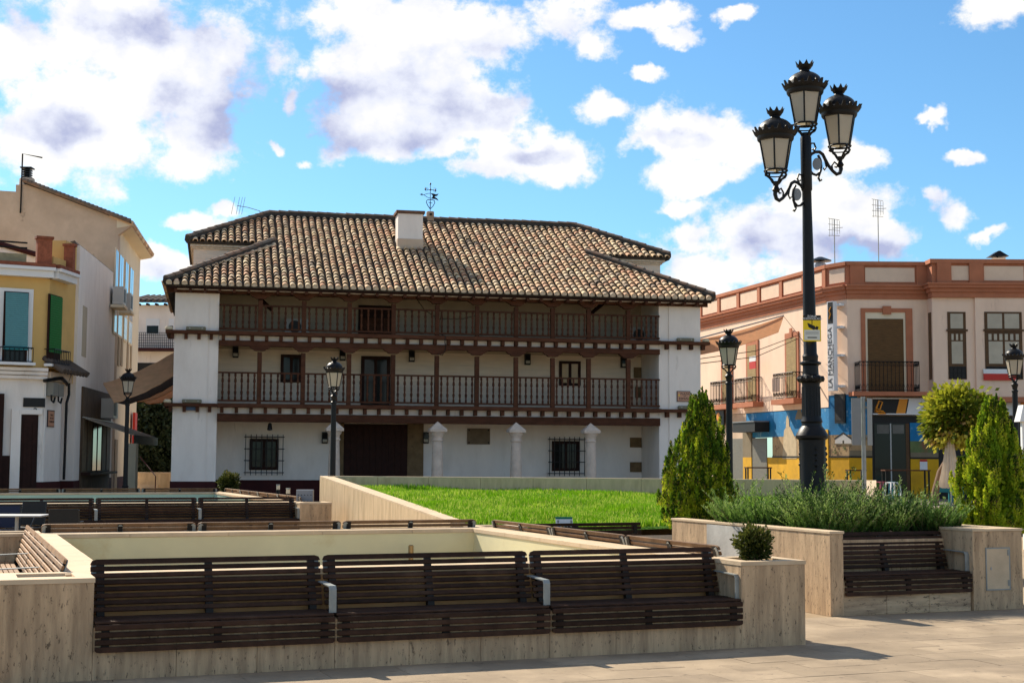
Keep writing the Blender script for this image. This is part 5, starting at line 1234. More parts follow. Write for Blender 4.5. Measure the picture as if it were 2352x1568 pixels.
# lit chapel tower and castle on the left flank
painted(LFm, [(1797, 1053), (1830, 1053), (1830, 1013), (1815, 980), (1808, 978), (1801, 988)][::-1], mat('mural_stone', (.48, .38, .24), .8, .15, 4.)); painted(LFm, [(1805, 981), (1813, 981), (1812, 963), (1808, 953), (1806, 963)][::-1], mat('mural_stone', (.48, .38, .24)), .005, .004)
painted(LFm, [(1826, 963), (1844, 963), (1843, 954), (1836, 928), (1832, 943), (1828, 954)][::-1], MGREY, .005, .004); RB(LFm, 'shutter_box', YELW, 14.0, LL_-.05, -.02, .016, 0, zf(985)); RB(LFm, 'shutter_box_trim', BLACK, 13.9, 14.0, -.025, .016, zf(1051), zf(983))
# flank shop: rolled awning box, shutters, brown piers
q0 = LFm.px(1702, 1010)[0]; q1 = LFm.px(1722, 1010)[0]; q2 = LFm.px(1772, 1010)[0]
RB(LFm, 'roller_shutter', mat('slatted_shutter', (.16, .15, .12), .5, .15, 4., .4, 20., stretch=(1, 1, 9)), q0-1.6, q0+.3, -.02, .016, 0, zf(1000)); RB(LFm, 'roller_shutter', mat('slatted_shutter', (.16, .15, .12)), q1+.3, q2-.5, -.02, .016, 0, zf(1000))
RB(LFm, 'shop_pier', YELW, q0+.31, q1+.28, -.05, .016, 0, zf(1050)); RB(LFm, 'shop_pier', MGREY, q0+.31, q1+.28, -.05, .016, zf(1050)+.002, zf(985))
RB(LFm, 'awning_box', BLACK, q1-.3, q2-.2, -.75, -.02, zf(985), zf(960)); RB(LFm, 'awning_box_lid', GREYM, q1-.3, q2-.2, -.80, -.02, zf(960)+.002, zf(957))
# hanging lantern on the flank
lq = LFm.px(1855, 880, -.6); o = RB(LFm, 'lamp_bracket', IRON, lq[0]-.02, lq[0]+.02, -.7, -.002, lq[1]-.2, lq[1]-.12)
MB().lathe([(.10, 0), (.18, .45), (.24, .5), (.16, .72), (.04, .80)], cx=lq[0], cy=-.6, z=lq[1]-.1, n=8).build('wall_lamp', IRON, o)
# shop sign, dark interior and door on the front
RB(RF, 'interior', BLACK, xm, FLN, .02, .5, 0, ZS+.001)
RB(RF, 'sign_board', WPAINT, xm, FLN, -.25, -.002, zf(952), zf(914))
def sgn_poly(pts, m): P = [RF.px(x, y, -.252) for x, y in pts]; return RM(RF, MB().prism(P, -.256, -.2505), 'sign_graphic', m)
sgn_poly([(2004, 949), (2058, 949), (2066, 916), (2004, 916)][::-1], BLACK); sgn_poly([(2058, 949), (2079, 949), (2085, 916), (2066, 916)][::-1], ORANGE); sgn_poly([(2079, 949), (2082, 949), (2088, 916), (2085, 916)][::-1], BLACK)
x_ = sgn_poly([(2008, 948), (2013, 948), (2022, 921), (2018, 919), (2010, 936)][::-1], ORANGE)
for pts in ([(2013, 937), (2019, 920), (2027, 923), (2021, 940)], [(2012, 943), (2028, 944), (2034, 949), (2018, 949)]):
    P = [RF.px(x, y, -.262) for x, y in pts]; RM(RF, MB().tube([(p[0], -.262, p[1]) for p in P], .035, 5, True), 'sign_graphic', ORANGE)
for x in (2300, 2352): q = RF.px(x, 930, -.252)[0]; RB(RF, 'sign_graphic', ORANGE if x > 2320 else WPAINT, q-.15, q+.35, -.258, -.2505, zf(950), zf(915))
for (x0_, x1_, m) in ((2080, 2088, WFRAME), (2044, 2047, ALU)): a = RF.px(x0_, 1000)[0]; b = RF.px(x1_, 1000)[0]; RB(RF, 'door_frame', m, a, b, -.03, .018, 0, zf(972))
a = RF.px(2008, 1000)[0]; b = RF.px(2080, 1000)[0]; RB(RF, 'shop_glass', GLASS, a, b, -.01, .015, .1, zf(972))
for (x0_, x1_, y0_, y1_) in ((2014, 2042, 995, 975), (2050, 2076, 995, 975)): RB(RF, 'glass_poster', mat('faded_notice', (.12, .115, .10), .4, .4, 1.5), RF.px(x0_, 990)[0], RF.px(x1_, 990)[0], -.018, -.011, zf(y0_), zf(y1_))
a = RF.px(2090, 1000)[0]; b = RF.px(2154, 1000)[0]
RB(RF, 'wall', YELW, a, b, -.03, .018, 0, zf(1052)); RB(RF, 'wall', MGREEN, a, b, -.03, .018, zf(1050), zf(1012)); RB(RF, 'wall', BLUE, a, b, -.03, .018, zf(1012)+.002, zf(970)); RB(RF, 'dado_line', BLACK, a, b, -.04, -.031, zf(1053), zf(1049)); RB(RF, 'wall', MGREY, a, b, -.036, -.0301, zf(1049)+.002, zf(1038))
pst_ = RB(RF, 'poster', WPAINT, RF.px(2113, 1070, -.04)[0], RF.px(2130, 1070, -.04)[0], -.045, -.031, zf(1079), zf(1054)); RB(RF, 'poster_heading', REDP, RF.px(2113, 1070, -.05)[0], RF.px(2130, 1070, -.05)[0], -.05, -.046, zf(1059), zf(1054))
RB(RF, 'wall', TERR, RF.px(2235, 1000)[0], RF.px(2260, 1000)[0], -.1, .018, 0, ZS); RB(RF, 'wall', CREAM, RF.px(2262, 1000)[0], FLN, -.02, .018, 0, zf(1075))
# roof-top bits
def roofbit(fn, name, x, y, Yd, m): P = AtY(x, y, Yd)-Vector(c1); o = fn.build(name, m, rh); o.location = (P.x, P.y, ZP+.145-.145); return o
roofbit(MB().lathe([(.26, -.3), (.26, .30), (.20, .32), (.20, .38)], n=14), 'flue', 1884, 600, 63, ALU); roofbit(MB().lathe([(.50, .42), (.50, .46), (.10, .62)], n=14), 'flue_hat', 1884, 600, 63, IRON); roofbit(MB().lathe([(.04, .3), (.04, .45)], n=8), 'flue', 1884, 600, 63, IRON)
roofbit(MB().lathe([(.55, .08), (.55, .12), (.12, .26)], n=14), 'flue_hat', 1962, 600, 63, IRON); roofbit(MB().lathe([(.1, -.3), (.1, .10)], n=8), 'flue', 1962, 600, 63, IRON)
roofbit(MB().box(-.28, .28, -.3, .3, -.5, .72), 'chimney', 2291, 600, 64, CREAM); roofbit(MB().hexa([(-.42, -.35, .80), (.42, -.35, .80), (.42, .35, .80), (-.42, .35, .80), (-.04, -.3, 1.05), (.04, -.3, 1.05), (.04, .3, 1.05), (-.04, .3, 1.05)]), 'chimney_hat', 2291, 600, 64, IRON); roofbit(MB().lathe([(.03, .7), (.03, .82)], n=6), 'hat_leg', 2291, 600, 64, IRON)
roofbit(MB().lathe([(.10, -.3), (.10, .22), (.2, .24), (.2, .28)], n=10), 'vent', 2256, 600, 64, ALU)
def aerial(label, x, ytop, Yd):
    P = AtY(x, ytop, Yd); r = thing('television_aerial', label, 'aerial', (P.x, P.y, c1.z+ZP-.05), .4, 'aerials on the salmon house'); h = P.z-(c1.z+ZP-.05)
    MB().tube([(0, 0, 0), (0, 0, h)], .022, 6).build('mast', STEEL, r); MB().tube([(-.1, 0, h-.45), (.55, .1, h-.35)], .014, 5).build('boom', STEEL, r)
    for k in range(5): MB().tube([(-.30+.14*k, -.05, h-.85+.04*k), (-.22+.14*k, .05, h+.02-.02*k)], .012, 4).build('reflector_rod', STEEL, r)
    for k in range(4): MB().tube([(-.34, 0, h-.8+.27*k), (.30, 0, h-.78+.25*k)], .012, 4).build('reflector_rod', STEEL, r)
aerial('left television aerial above the salmon house, beside the lamp post', 1916, 503, 66)
aerial('taller right television aerial above the salmon house', 2016, 459, 66)
# vertical bakery sign on the corner
q = CF.px(1922, 830, -.1); vs_ = thing('vertical_shop_sign', 'tall white vertical sign reading LA MANCHEGA on the house corner', 'sign', CF.w(q[0], -.02, 0), CF.a)
hz0, hz1 = CF.px(1922, 905, -.3)[1]+.145, CF.px(1922, 699, -.3)[1]+.145; a = -.19; b = .19
MB().box(a, b, -.42, -.20, hz0, hz1).build('box', WPAINT, vs_); MB().box(a+.06, b-.005, -.428, -.421, hz1-.95, hz1-.03).build('emblem_field', BLACK, vs_)
MB().tube([(-.05, -.432, hz1-.75), (.05, -.432, hz1-.55), (-.04, -.432, hz1-.4), (.08, -.432, hz1-.25)], .03, 5).build('emblem', ORANGE, vs_)
text('LA MANCHEGA', .37, BLACK, vs_, (-.02, -.425, (hz0+hz1-1.0)/2), (R(90), R(-90), 0), sx=1.0)
text('Cafetería & Confitería', .15, BLACK, vs_, (.16, -.425, (hz0+hz1-1.2)/2), (R(90), R(-90), 0))
for z in (hz0+.2, (hz0+hz1)/2-.4, (hz0+hz1)/2+.8, hz1-.15): MB().box(.0, .40, -.20, .02, z-.05, z+.05).build('bracket', WPAINT, vs_)
# estate-agent boards
for lb_, fr_, x_, y_, w_, h_, off in (('red and white board in the bay window grille at right', RF, 2296, 858, .68, .55, -.90), ('small red and white board on the flank balcony', LFm, 1729, 830, .36, .7, -.56)):
    q = fr_.px(x_, y_, off); r = thing('estate_board', lb_, 'board', fr_.w(q[0], off, q[1]), fr_.a, 'estate agent boards'); MB().box(-w_, w_, -.02, 0, -h_/2, 0).build('red_half', REDP, r); MB().box(-w_, w_, -.02, 0, .002, h_*.35).build('white_half', WPAINT, r)
# black menu board on the corner mural
q = RF.px(1924, 945, -.05); mb_ = thing('wall_board', 'black board hung on the blue mural at the corner', 'board', CF.w(CL_*.62, -.004, q[1]+.145), CF.a); MB().box(-.32, .32, -.06, 0, -.62, .62).build('panel', BLACK, mb_); MB().box(-.25, .25, -.066, -.06, -.5, .5).build('face', mat('chalkboard', (.03, .03, .03), .7, .3, 4.), mb_)
q = LFm.px(1653, 962, -.05); mb_ = thing('dark_shop_sign', 'dark square sign with orange emblem on the far flank wall', 'sign', LFm.w(q[0], -.1, q[1]+.145), LFm.a); MB().box(-.75, .75, -.06, 0, -.5, .5).build('panel', BLACK, mb_); MB().lathe([(.22, 0), (.22, .01)], n=12).build('emblem', ORANGE, mb_).matrix_local = Matrix.Translation((.1, -.062, -.05)) @ Matrix.Rotation(R(90), 4, 'X')
# high tables, stools and chairs on the far pavement
def hightable(label, xa, xb, y, Yd):
    A_ = AtY(xa, y, Yd); B_ = AtY(xb, y, Yd); z = A_.z-.145; r = thing('high_table', label, 'table', ((A_.x+B_.x)/2, Yd, .145), 0, 'high bar tables on the far pavement'); w_ = (B_.x-A_.x)/2
    MB().box(-w_, w_, -.35, .35, z-.05, z).build('table_top', WOOD, r)
    for x in (-w_+.06, w_-.06):
        for yy in (-.28, .28): MB().box(x-.03, x+.03, yy-.03, yy+.03, 0, z-.051).build('leg', IRON, r)
hightable('long high bar table in front of the shop door', 2028, 2132, 1078, 57); hightable('short high bar table on the corner by the yellow wall', 1946, 1986, 1078, 57); hightable('high bar table along the flank, left of the lamp post', 1712, 1770, 1072, 60.5)
def stool(label, x, Yd, m):
    P = AtY(x, 1100, Yd); r = thing('metal_stool', label, 'stool', (P.x, P.y, .145), .3, 'metal stools by the bar tables')
    MB().box(-.19, .19, -.19, .19, .74, .77).build('seat', m, r); MB().box(-.27, .27, -.27, .27, .26, .28).build('foot_ring', m, r)
    for sx_ in (-1, 1):
        for sy_ in (-1, 1): MB().hexa([(sx_*.26-.025, sy_*.26-.025, 0), (sx_*.26+.025, sy_*.26-.025, 0), (sx_*.26+.025, sy_*.26+.025, 0), (sx_*.26-.025, sy_*.26+.025, 0), (sx_*.17-.025, sy_*.17-.025, .739), (sx_*.17+.025, sy_*.17-.025, .739), (sx_*.17+.025, sy_*.17+.025, .739), (sx_*.17-.025, sy_*.17+.025, .739)]).build('leg', m, r)
stool('pink metal stool under the long bar table', 2026, 55.8, PINKP); stool('teal metal stool under the long bar table', 2046, 55.8, TEAL); stool('white metal stool in front of the teal one', 2050, 54.6, WPAINT)
def armchair(label, x, Yd, rz_):
    P = AtY(x, 1120, Yd); r = thing('plastic_armchair', label, 'chair', (P.x, P.y, .145), rz_, 'teal plastic armchairs')
    MB().box(-.26, .26, -.26, .24, .40, .44).build('seat', TEAL, r); MB().hexa([(-.27, .22, .44), (.27, .22, .44), (.27, .26, .44), (-.27, .26, .44), (-.24, .34, .86), (.24, .34, .86), (.24, .37, .86), (-.24, .37, .86)]).build('backrest', TEAL, r)
    for s in (-1, 1):
        MB().box(s*.29-.03, s*.29+.03, -.26, .30, .62, .66).build('armrest', TEAL, r)
        for yy in (-.24, .24): MB().box(s*.28-.03, s*.28+.03, yy-.03, yy+.03, 0, .619).build('leg', TEAL, r)
armchair('teal plastic armchair left of the closed parasol', 2168, 54.5, 2.7); armchair('teal plastic armchair right of the closed parasol', 2203, 54.5, 3.4)
# orange awning stretched between the houses
aw = AtY(1612, 790, 58); ao = thing('street_awning', 'orange canvas awning high between the galleried house and the salmon house', 'awning', aw, 0)
pA = [AtY(1596, 781, 55)-aw, AtY(1800, 726, 61)-aw, AtY(1788, 762, 58.5)-aw, AtY(1596, 816, 52.5)-aw]
cs_ = MB(); n = 10; vs = []
for k in range(n+1):
    u_ = k/n
    for (p, q_) in ((pA[0], pA[1]), (pA[3], pA[2])):
        m_ = p.lerp(q_, u_); vs.append(m_-Vector((0, 0, .10*math.sin(u_*math.pi)))); vs.append(m_-Vector((0, 0, .10*math.sin(u_*math.pi)+.02)))
cs_.add(vs, [f for k in range(n) for f in ((4*k, 4*k+4, 4*k+6, 4*k+2), (4*k+1, 4*k+3, 4*k+7, 4*k+5), (4*k, 4*k+1, 4*k+5, 4*k+4), (4*k+2, 4*k+6, 4*k+7, 4*k+3))]); cs_.build('canvas', CANVASO, ao)
MB().tube([pA[0]+Vector((0, 0, .03)), pA[1]+Vector((0, 0, .03))], .03, 6).build('rail', STEEL, ao)
MB().tube([pA[1], AtY(1858, 800, 62)-aw], .012, 4).build('stay', IRON, ao)

# wires from the galleried house to the salmon house
w0 = AtY(1606, 824, 53.5); wl = thing('overhead_wires', 'pair of thin wires from the galleried house to the salmon flank', 'wires', w0, 0)
for dz, (ex_, ey_) in ((0, (1845, 765)), (-.18, (1845, 772))):
    e_ = AtY(ex_, ey_, 64.5)-w0; MB().tube([Vector((0, 0, dz)), e_*.5+Vector((0, 0, -.25+dz)), e_], .016, 4).build('wire', IRON, wl)
# white-hooded post at the right edge
P = AtY(2352, 1100, 28); wp = thing('white_hooded_post', 'white post with a small pitched white hood at the right edge', 'post', (P.x+.02, P.y, 0), 0); zh0, zh1 = AtY(2352, 968, 28).z, AtY(2352, 930, 28).z
MB().box(-.05, .05, -.05, .05, 0, zh0).build('post_shaft', WPAINT, wp); MB().hexa([(-.13, -.16, zh0), (.30, -.16, zh0), (.30, .16, zh0), (-.13, .16, zh0), (-.05, -.14, zh1), (.25, -.14, zh1), (.25, .14, zh1), (-.05, .14, zh1)]).build('hood', WPAINT, wp)

# ================================================================== LEFT SIDE OF THE SQUARE
A0 = AtY(-70, 1100, 42.6); A1 = AtY(100, 1100, 43.6); B1 = AtY(141, 1100, 45.0); D0 = AtY(168, 1100, 46.0); D1 = AtY(255, 1100, 54.0); E1 = AtY(309, 1100, 62.5)
for p in (A0, A1, B1, D0, D1, E1): p.z = 0
yh = thing('ochre_corner_house', 'ochre and white corner house with brick roof terrace piers at far left', 'house', A1, 0)
def FR(a, b): return Frame(a.x, a.y, math.atan2(b.y-a.y, b.x-a.x))
FA, FB, FD = FR(A0, A1), FR(A1, B1), FR(D0, D1); LA, LB, LD = (A1-A0).length, (B1-A1).length, (D1-D0).length; FC = FR(B1, D0); LC = (D0-B1).length
def YB(fr, name, m, x0, x1, y0, y1, z0, z1, root=None, bevel=0.):
    root = root or yh; o = MB().box(x0, x1, y0, y1, z0, z1).build(name, m, root, bevel=bevel); o.matrix_local = Matrix.Translation(fr.o-root.location) @ Matrix.Rotation(fr.a, 4, 'Z'); return o
def za(y, x=60): return FA.px(x, y)[1]
zc0, zc1 = za(870), za(843); zt0, zt1 = za(637), za(614)
for fr, L_ in ((FA, LA), (FB, LB)):
    YB(fr, 'wall', YEL, 0, L_, 0, .6, zc1, zt0); YB(fr, 'wall', WHITE, 0, L_, .06, .6, .95, zc0); YB(fr, 'plinth', PLINTH, 0, L_, .03, .6, 0, .948)
    YB(fr, 'cornice', WPAINT, -.06, L_+.06, -.30, .4, zt0+.002, zt1-.10); YB(fr, 'cornice', WPAINT, -.1, L_+.1, -.40, .4, zt1-.098, zt1); YB(fr, 'terrace_edge', BRICK, -.1, L_+.1, -.36, .4, zt1+.002, zt1+.12)
for j in range(3): YB(FA, 'string_course', WHITE, 0, LA, -.10-.06*j, .05, zc0+(zc1-zc0)*j/3+.001, zc0+(zc1-zc0)*(j+1)/3-.02)
YB(FC, 'wall', YEL, 0, LC, .1, .6, za(870), FC.px(155, 551)[1])
RMb = MB().box(0, 4.5, 0, 8, 0, zt0); o = RMb.build('body', YEL, yh); o.matrix_local = Matrix.Translation(FA.w(LA-4.6, .6)-yh.location) @ Matrix.Rotation(FA.a, 4, 'Z')
# terrace: brick piers, low wall, rails
zb_ = zt1+.12; zp_ = za(548)
for fr, x in ((FA, LA-.22), (FA, LA-3.5+.25), (FB, LB-.12)):
    w_ = .22 if fr is FA and x > LA-1 else (.20 if fr is FA else .10)
    pr2 = YB(fr, 'brick_pier', BRICK, x-w_, x+w_, -.24, .06, zb_+.002, zp_); YB(fr, 'pier_cap', BRICK, x-w_-.04, x+w_+.04, -.28, .10, zp_+.002, zp_+.08)
YB(FA, 'terrace_wall', mat('lichen_render', (.30, .26, .16), .95, .25, 3., .3, 20.), 0, LA-.72, -.05, .12, zb_+.001, za(584)); YB(FB, 'terrace_wall', YEL, .1, LB-.3, -.05, .12, zb_+.001, za(584))
for z in (za(570), za(558)): o = MB().tube([(0, 0, z), (LA-.7, 0, z)], .03, 6).build('terrace_rail', IRON, yh); o.matrix_local = Matrix.Translation(FA.o-yh.location) @ Matrix.Rotation(FA.a, 4, 'Z')
# white roof house on the terrace
po = [(0, za(582)), (4.4, za(582)), (4.4, za(558)), (2.7, za(528)), (0, za(520))]
o = MB().prism(po, 0, 2.5).build('terrace_house', WHITE, yh); o.matrix_local = Matrix.Translation(FA.w(LA-4.2, 3.0)-yh.location) @ Matrix.Rotation(FA.a, 4, 'Z')
o = MB().tube([(-.2, -.05, za(518)), (2.7, -.05, za(526)), (4.5, -.05, za(557))], .09, 5).build('terrace_roof_edge', PLINTH, yh); o.matrix_local = Matrix.Translation(FA.w(LA-4.2, 3.0)-yh.location) @ Matrix.Rotation(FA.a, 4, 'Z')
# windows with blinds
a, b = FA.px(6, 750)[0], FA.px(63, 750)[0]
YB(FA, 'window_surround', WPAINT, a-.14, b+.14, -.06, -.002, za(836), za(664)); w_ = YB(FA, 'window', WOODD, a, b, -.09, -.061, za(832), za(672))
MB().box(a+.06, b-.06, -.097, -.0905, za(830), za(792)).build('pane', GLASS, w_); nb_ = 26; zb1, zb2 = za(797), za(674)
for k in range(nb_):
    z = zb1+(zb2-zb1)*k/nb_; yy = -.12-.22*(1-k/nb_); MB().box(a+.04, b-.02, yy-.01, yy, z, z+(zb2-zb1)/nb_*.86).build('blind_slat', BLINDB, w_)
MB().box(a, b, -.36, -.33, zb1-.12, zb1-.01).build('blind_foot', TEAL, w_)
a2, b2 = FB.px(108, 750)[0], FB.px(137, 750)[0]
w_ = YB(FB, 'window', WOODD, a2, b2, -.06, -.002, za(832), za(672)); zb1, zb2 = za(806), za(674)
for k in range(24): z = zb1+(zb2-zb1)*k/24; MB().box(a2+.03, b2-.03, -.09, -.08, z, z+(zb2-zb1)/24*.86).build('blind_slat', BLINDG, w_)
def small_rail(fr, x0, x1, z0, z1, y=-.32):
    g = MB(); m_ = int((x1-x0)/.13)
    for k in range(m_+1): x = x0+(x1-x0)*k/m_; g.tube([(x, y, z0), (x, y, z1)], .011, 4)
    for z in (z0, z1): g.tube([(x0, y, z), (x1, y, z)], .016, 4); g.tube([(x0, y, z), (x0, 0, z)], .014, 4); g.tube([(x1, y, z), (x1, 0, z)], .014, 4)
    o = g.build('window_rail', IRON, yh); o.matrix_local = Matrix.Translation(fr.o-yh.location) @ Matrix.Rotation(fr.a, 4, 'Z')
small_rail(FA, a-.12, b+.12, za(832), za(801), -.45); small_rail(FB, a2-.15, b2+.12, za(832), za(801)); YB(FA, 'sill', WPAINT, a-.2, b+.2, -.46, -.002, za(840), za(834)); YB(FB, 'sill', WPAINT, a2-.15, b2+.15, -.25, -.002, za(840), za(834))
# door, shop opening, number, meters
a, b = FA.px(47, 1000)[0], FA.px(87, 1000)[0]
dd = YB(FA, 'door', WOODD, a, b, -.0, .05, 0, za(952)); YB(FA, 'door_surround', WHITE, a-.28, a-.002, -.05, .05, .0, za(940)); YB(FA, 'door_surround', WHITE, a, b+.1, -.05, .05, za(951), za(940))
for k in range(2): MB().box(a+.1+k*(b-a)/2, a+(k+1)*(b-a)/2-.06, -.02, -.001, .4, za(970)).build('door_panel', WOODD, dd)
YB(FA, 'wood_dado', WOODD, FA.px(5, 1000)[0], a-.29, .0, .05, 0, za(1046)); YB(FA, 'shopfront', WOODD, 0, FA.px(6, 1000)[0], -.1, .05, 0, za(905))
text('2', .28, BLACK, yh, FA.w(FA.px(82, 944)[0], .045, za(944))-yh.location, (R(90), 0, FA.a), 'house_number')
q = FA.px(79, 923)[0]; pk = YB(FA, 'black_plate', BLACK, q-.32, q+.32, .02, .055, za(934), za(913))
for k in range(2): YB(FB, 'meter_box', mat('grey_meter_box', (.22, .21, .18), .6, .1), .10+.45*k, .50+.45*k, -.18, .05, za(907), za(876+k*2))
wr = MB(); wr.tube([(-.3, -.05, za(874)), (.2, -.15, za(868)), (.7, -.2, za(864)), (1.1, -.15, za(870)), (LB, -.1, za(876))], .06, 6)
for x in (.05, .6): wr.tube([(x, -.14, za(905)), (x+.02, -.14, za(918)), (x+.2, -.14, za(922)), (x+.3, -.14, za(910))], .03, 5)
wr.tube([(LB, -.1, za(870)), (LB+.2, -.1, za(850)), (LB+.25, -.12, za(835))], .05, 5); wr.tube([(LB+.08, -.12, za(872)), (LB+.1, -.12, za(900)), (LB-.02, -.1, za(920)), (LB, -.08, 1.0)], .045, 5)
o = wr.build('cable_bundle', IRON, yh); o.matrix_local = Matrix.Translation(FB.o-yh.location) @ Matrix.Rotation(FB.a, 4, 'Z')
# little tiled hood over the corner
for k in range(9):
    o = MB().tube([(0, -.55, 0), (0, .1, .42)], [.10, .08], 7).build('hood_tile', mat('dark_old_tile', (.10, .075, .06), .95, .3, 6.), yh); o.matrix_local = Matrix.Translation(FB.w(-.05+.25*k, 0, za(851))-yh.location) @ Matrix.Rotation(FB.a, 4, 'Z')
YB(FB, 'hood_wall', TAN, .0, LB+.3, -.14, .0, za(872), za(852))
q = FB.px(121, 961, -.02); cp = thing('street_tile_plaque', 'small brown glazed street plaque below the meter boxes', 'plaque', FB.w(q[0], .058, q[1]), FB.a); MB().box(-.26, .26, -.03, 0, -.26, .26).build('border', mat('plaque_border', (.05, .03, .03)), cp); MB().box(-.23, .23, -.036, -.03, -.23, .23).build('tile_face', PLAQUE, cp)
for s_, z_ in (('CALLE', .11), ('DE LAS', .01), ('COMEDIAS', -.10)): text(s_, .085, BLACK, cp, (.02, -.04, z_), (R(90), 0, 0))
# white flank wall going back up the street
zD = FD.px(200, 570)[1]; zD0 = FD.px(172, 553)[1]; zD1 = FD.px(252, 618)[1]
o = MB().prism([(0, .95), (LD, .95), (LD, zD1), (0, zD0)], .0, .5).build('flank_wall', WHITE, yh); o.matrix_local = Matrix.Translation(FD.o-yh.location) @ Matrix.Rotation(FD.a, 4, 'Z')
YB(FD, 'plinth', PLINTH, 0, LD, -.02, .5, 0, .948)
o = MB().tube([(-.1, .2, zD0+.03), (LD, .2, zD1+.03)], .12, 5).build('wall_coping', mat('dark_old_tile', (.10, .075, .06)), yh); o.matrix_local = Matrix.Translation(FD.o-yh.location) @ Matrix.Rotation(FD.a, 4, 'Z')
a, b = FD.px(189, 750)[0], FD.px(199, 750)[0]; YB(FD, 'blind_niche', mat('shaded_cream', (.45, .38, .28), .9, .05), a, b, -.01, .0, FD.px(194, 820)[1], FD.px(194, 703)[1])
# timber bar front with small awning, air conditioner
a, b = FD.px(184, 1000)[0], FD.px(250, 1000)[0]
bf = YB(FD, 'bar_front', mat('weathered_bar_timber', (.10, .062, .035), .8, .5, 3., .4, 20., stretch=(3, 3, .6)), a, b, -.06, -.002, .0, FD.px(215, 895)[1])
for k in range(6):
    x = a+(b-a)*(k+.12)/6; MB().box(x, x+(b-a)/6*.72, -.075, -.0605, 1.25, 3.0).build('bar_window', GLASS if k in (2, 3) else mat('faded_bar_panel', (.17, .12, .07), .7, .3, 3.), bf)
MB().box(a, b, -.35, -.0605, 1.12, 1.20).build('bar_counter', WOODD, bf)
q = FD.px(233, 938); YB(FD, 'air_conditioner', ACW, q[0]-.55, q[0]+.55, -.50, -.07, q[1]-.35, q[1]+.35); YB(FD, 'fan_grille', ACG, q[0]-.45, q[0]+.2, -.507, -.501, q[1]-.26, q[1]+.26)
z_ = FD.px(195, 958, -.2)[1]; o = MB().hexa([(a, -.1, z_), (b+.5, -.1, z_), (b+.5, -.05, z_), (a, -.05, z_), (a, -.1, z_+.03), (b+.5, -.1, z_+.03), (b+.5, -.05, z_+.03), (a, -.05, z_+.03)]).build('bar_awning_cassette', ACW, bf)
o = MB().add([(a+.2, -.1, z_), (b+.6, -.1, z_), (b+.6, -1.7, z_-.55), (a+.2, -1.7, z_-.55), (a+.2, -.1, z_-.03), (b+.6, -.1, z_-.03), (b+.6, -1.7, z_-.58), (a+.2, -1.7, z_-.58)], [(0, 1, 2, 3), (7, 6, 5, 4), (0, 4, 5, 1), (1, 5, 6, 2), (2, 6, 7, 3), (3, 7, 4, 0)]).build('bar_awning', mat('grey_beige_canvas', (.26, .22, .17), .9, .1), bf); MB().box(a+.2, b+.6, -1.72, -1.70, z_-.85, z_-.56).build('awning_valance', BLACK, bf)
# tall tan gabled house behind
FE = FR(D1, E1); LE = (E1-D1).length; zE = FE.px(257, 530)[1]
th_ = thing('tan_gabled_house', 'tall tan house with bare gable wall and deep eaves behind the ochre house', 'house', D1, 0)
GF = Frame(D1.x, D1.y, R(0)); 
def gp(x, y): return GF.px(x, y)
gpts = [(gp(-90, 470)[0], 0), (0, 0), (0, gp(257, 500)[1]), gp(300, 512), gp(305, 512)][:3]
gpoly = [(gp(-90, 500)[0], 0), (0, 0), (0, zE+.6), gp(52, 424), gp(30, 428), gp(30, 440), (gp(-90, 470)[0], gp(-90, 410)[1])]
gpoly = [(gp(-90, 500)[0], 0), (0, 0), (0, gp(258, 497)[1]), gp(60, 424), gp(36, 424), gp(36, 440), (gp(-90, 470)[0], gp(-90, 432)[1])]
o = MB().prism(gpoly, .02, .34).build('gable_wall', TAN, th_)
# eave console on the gable
o = MB().prism([(0, gp(257, 540)[1]), gp(303, 517), (gp(303, 517)[0], gp(303, 510)[1]), (0, gp(257, 495)[1])], 0.0, .22).build('eave_console', TAN, th_)
# street wall with windows
def EB(name, m, x0, x1, y0, y1, z0, z1): o = MB().box(x0, x1, y0, y1, z0, z1).build(name, m, th_); o.matrix_local = Matrix.Translation(FE.o-th_.location) @ Matrix.Rotation(FE.a, 4, 'Z'); return o
zEe = FE.px(300, 560)[1]; zT = gp(257, 530)[1]
EB('street_wall', CREAM, .36, LE, .0, .3, .95, zT+.5); EB('plinth', PLINTH, .36, LE, -.02, .3, 0, .948)
for x0_, x1_ in ((263, 269), (272, 281), (286, 293), (297, 305)):
    a, b = FE.px(x0_, 620)[0], FE.px(x1_, 620)[0]; zt_ = zT-.75; zbm = zT-3.0
    w_ = EB('window', WPAINT, a, b, -.04, -.002, zbm-1.0, zt_); w_.data.materials[0] = CREAM
    for k in range(2):
        c_ = a+(b-a)*k/2; MB().box(c_+.06, c_+(b-a)/2-.06, -.05, -.0405, zbm, zt_-.08).build('pane', GLASSB, w_)
    MB().box(a+.06, b-.06, -.05, -.0405, zbm-.92, zbm-.06).build('pane', mat('white_pane', (.55, .62, .68), .1, .02), w_)
for x_, y_ in ((284, 681), (300, 695)): q = FE.px(x_, y_, -.4); EB('air_conditioner', ACW, q[0]-.45, q[0]+.45, -.45, -.05, q[1]-.33, q[1]+.33); EB('fan_grille', ACG, q[0]-.35, q[0]+.2, -.457, -.451, q[1]-.25, q[1]+.25); EB('unit_shelf', CREAM, q[0]-.6, q[0]+.6, -.5, -.002, q[1]-.46, q[1]-.36)
for x0_, x1_, y0_, y1_ in ((270, 274, 840, 772), (277, 281, 840, 775), (291, 295, 850, 785), (299, 302, 850, 790)): a, b = FE.px(x0_, 800)[0], FE.px(x1_, 800)[0]; EB('shutter', mat('tan_shutter', (.34, .25, .15), .8, .1), a, b, -.03, -.002, FE.px(x0_, y0_)[1], FE.px(x0_, y1_)[1])
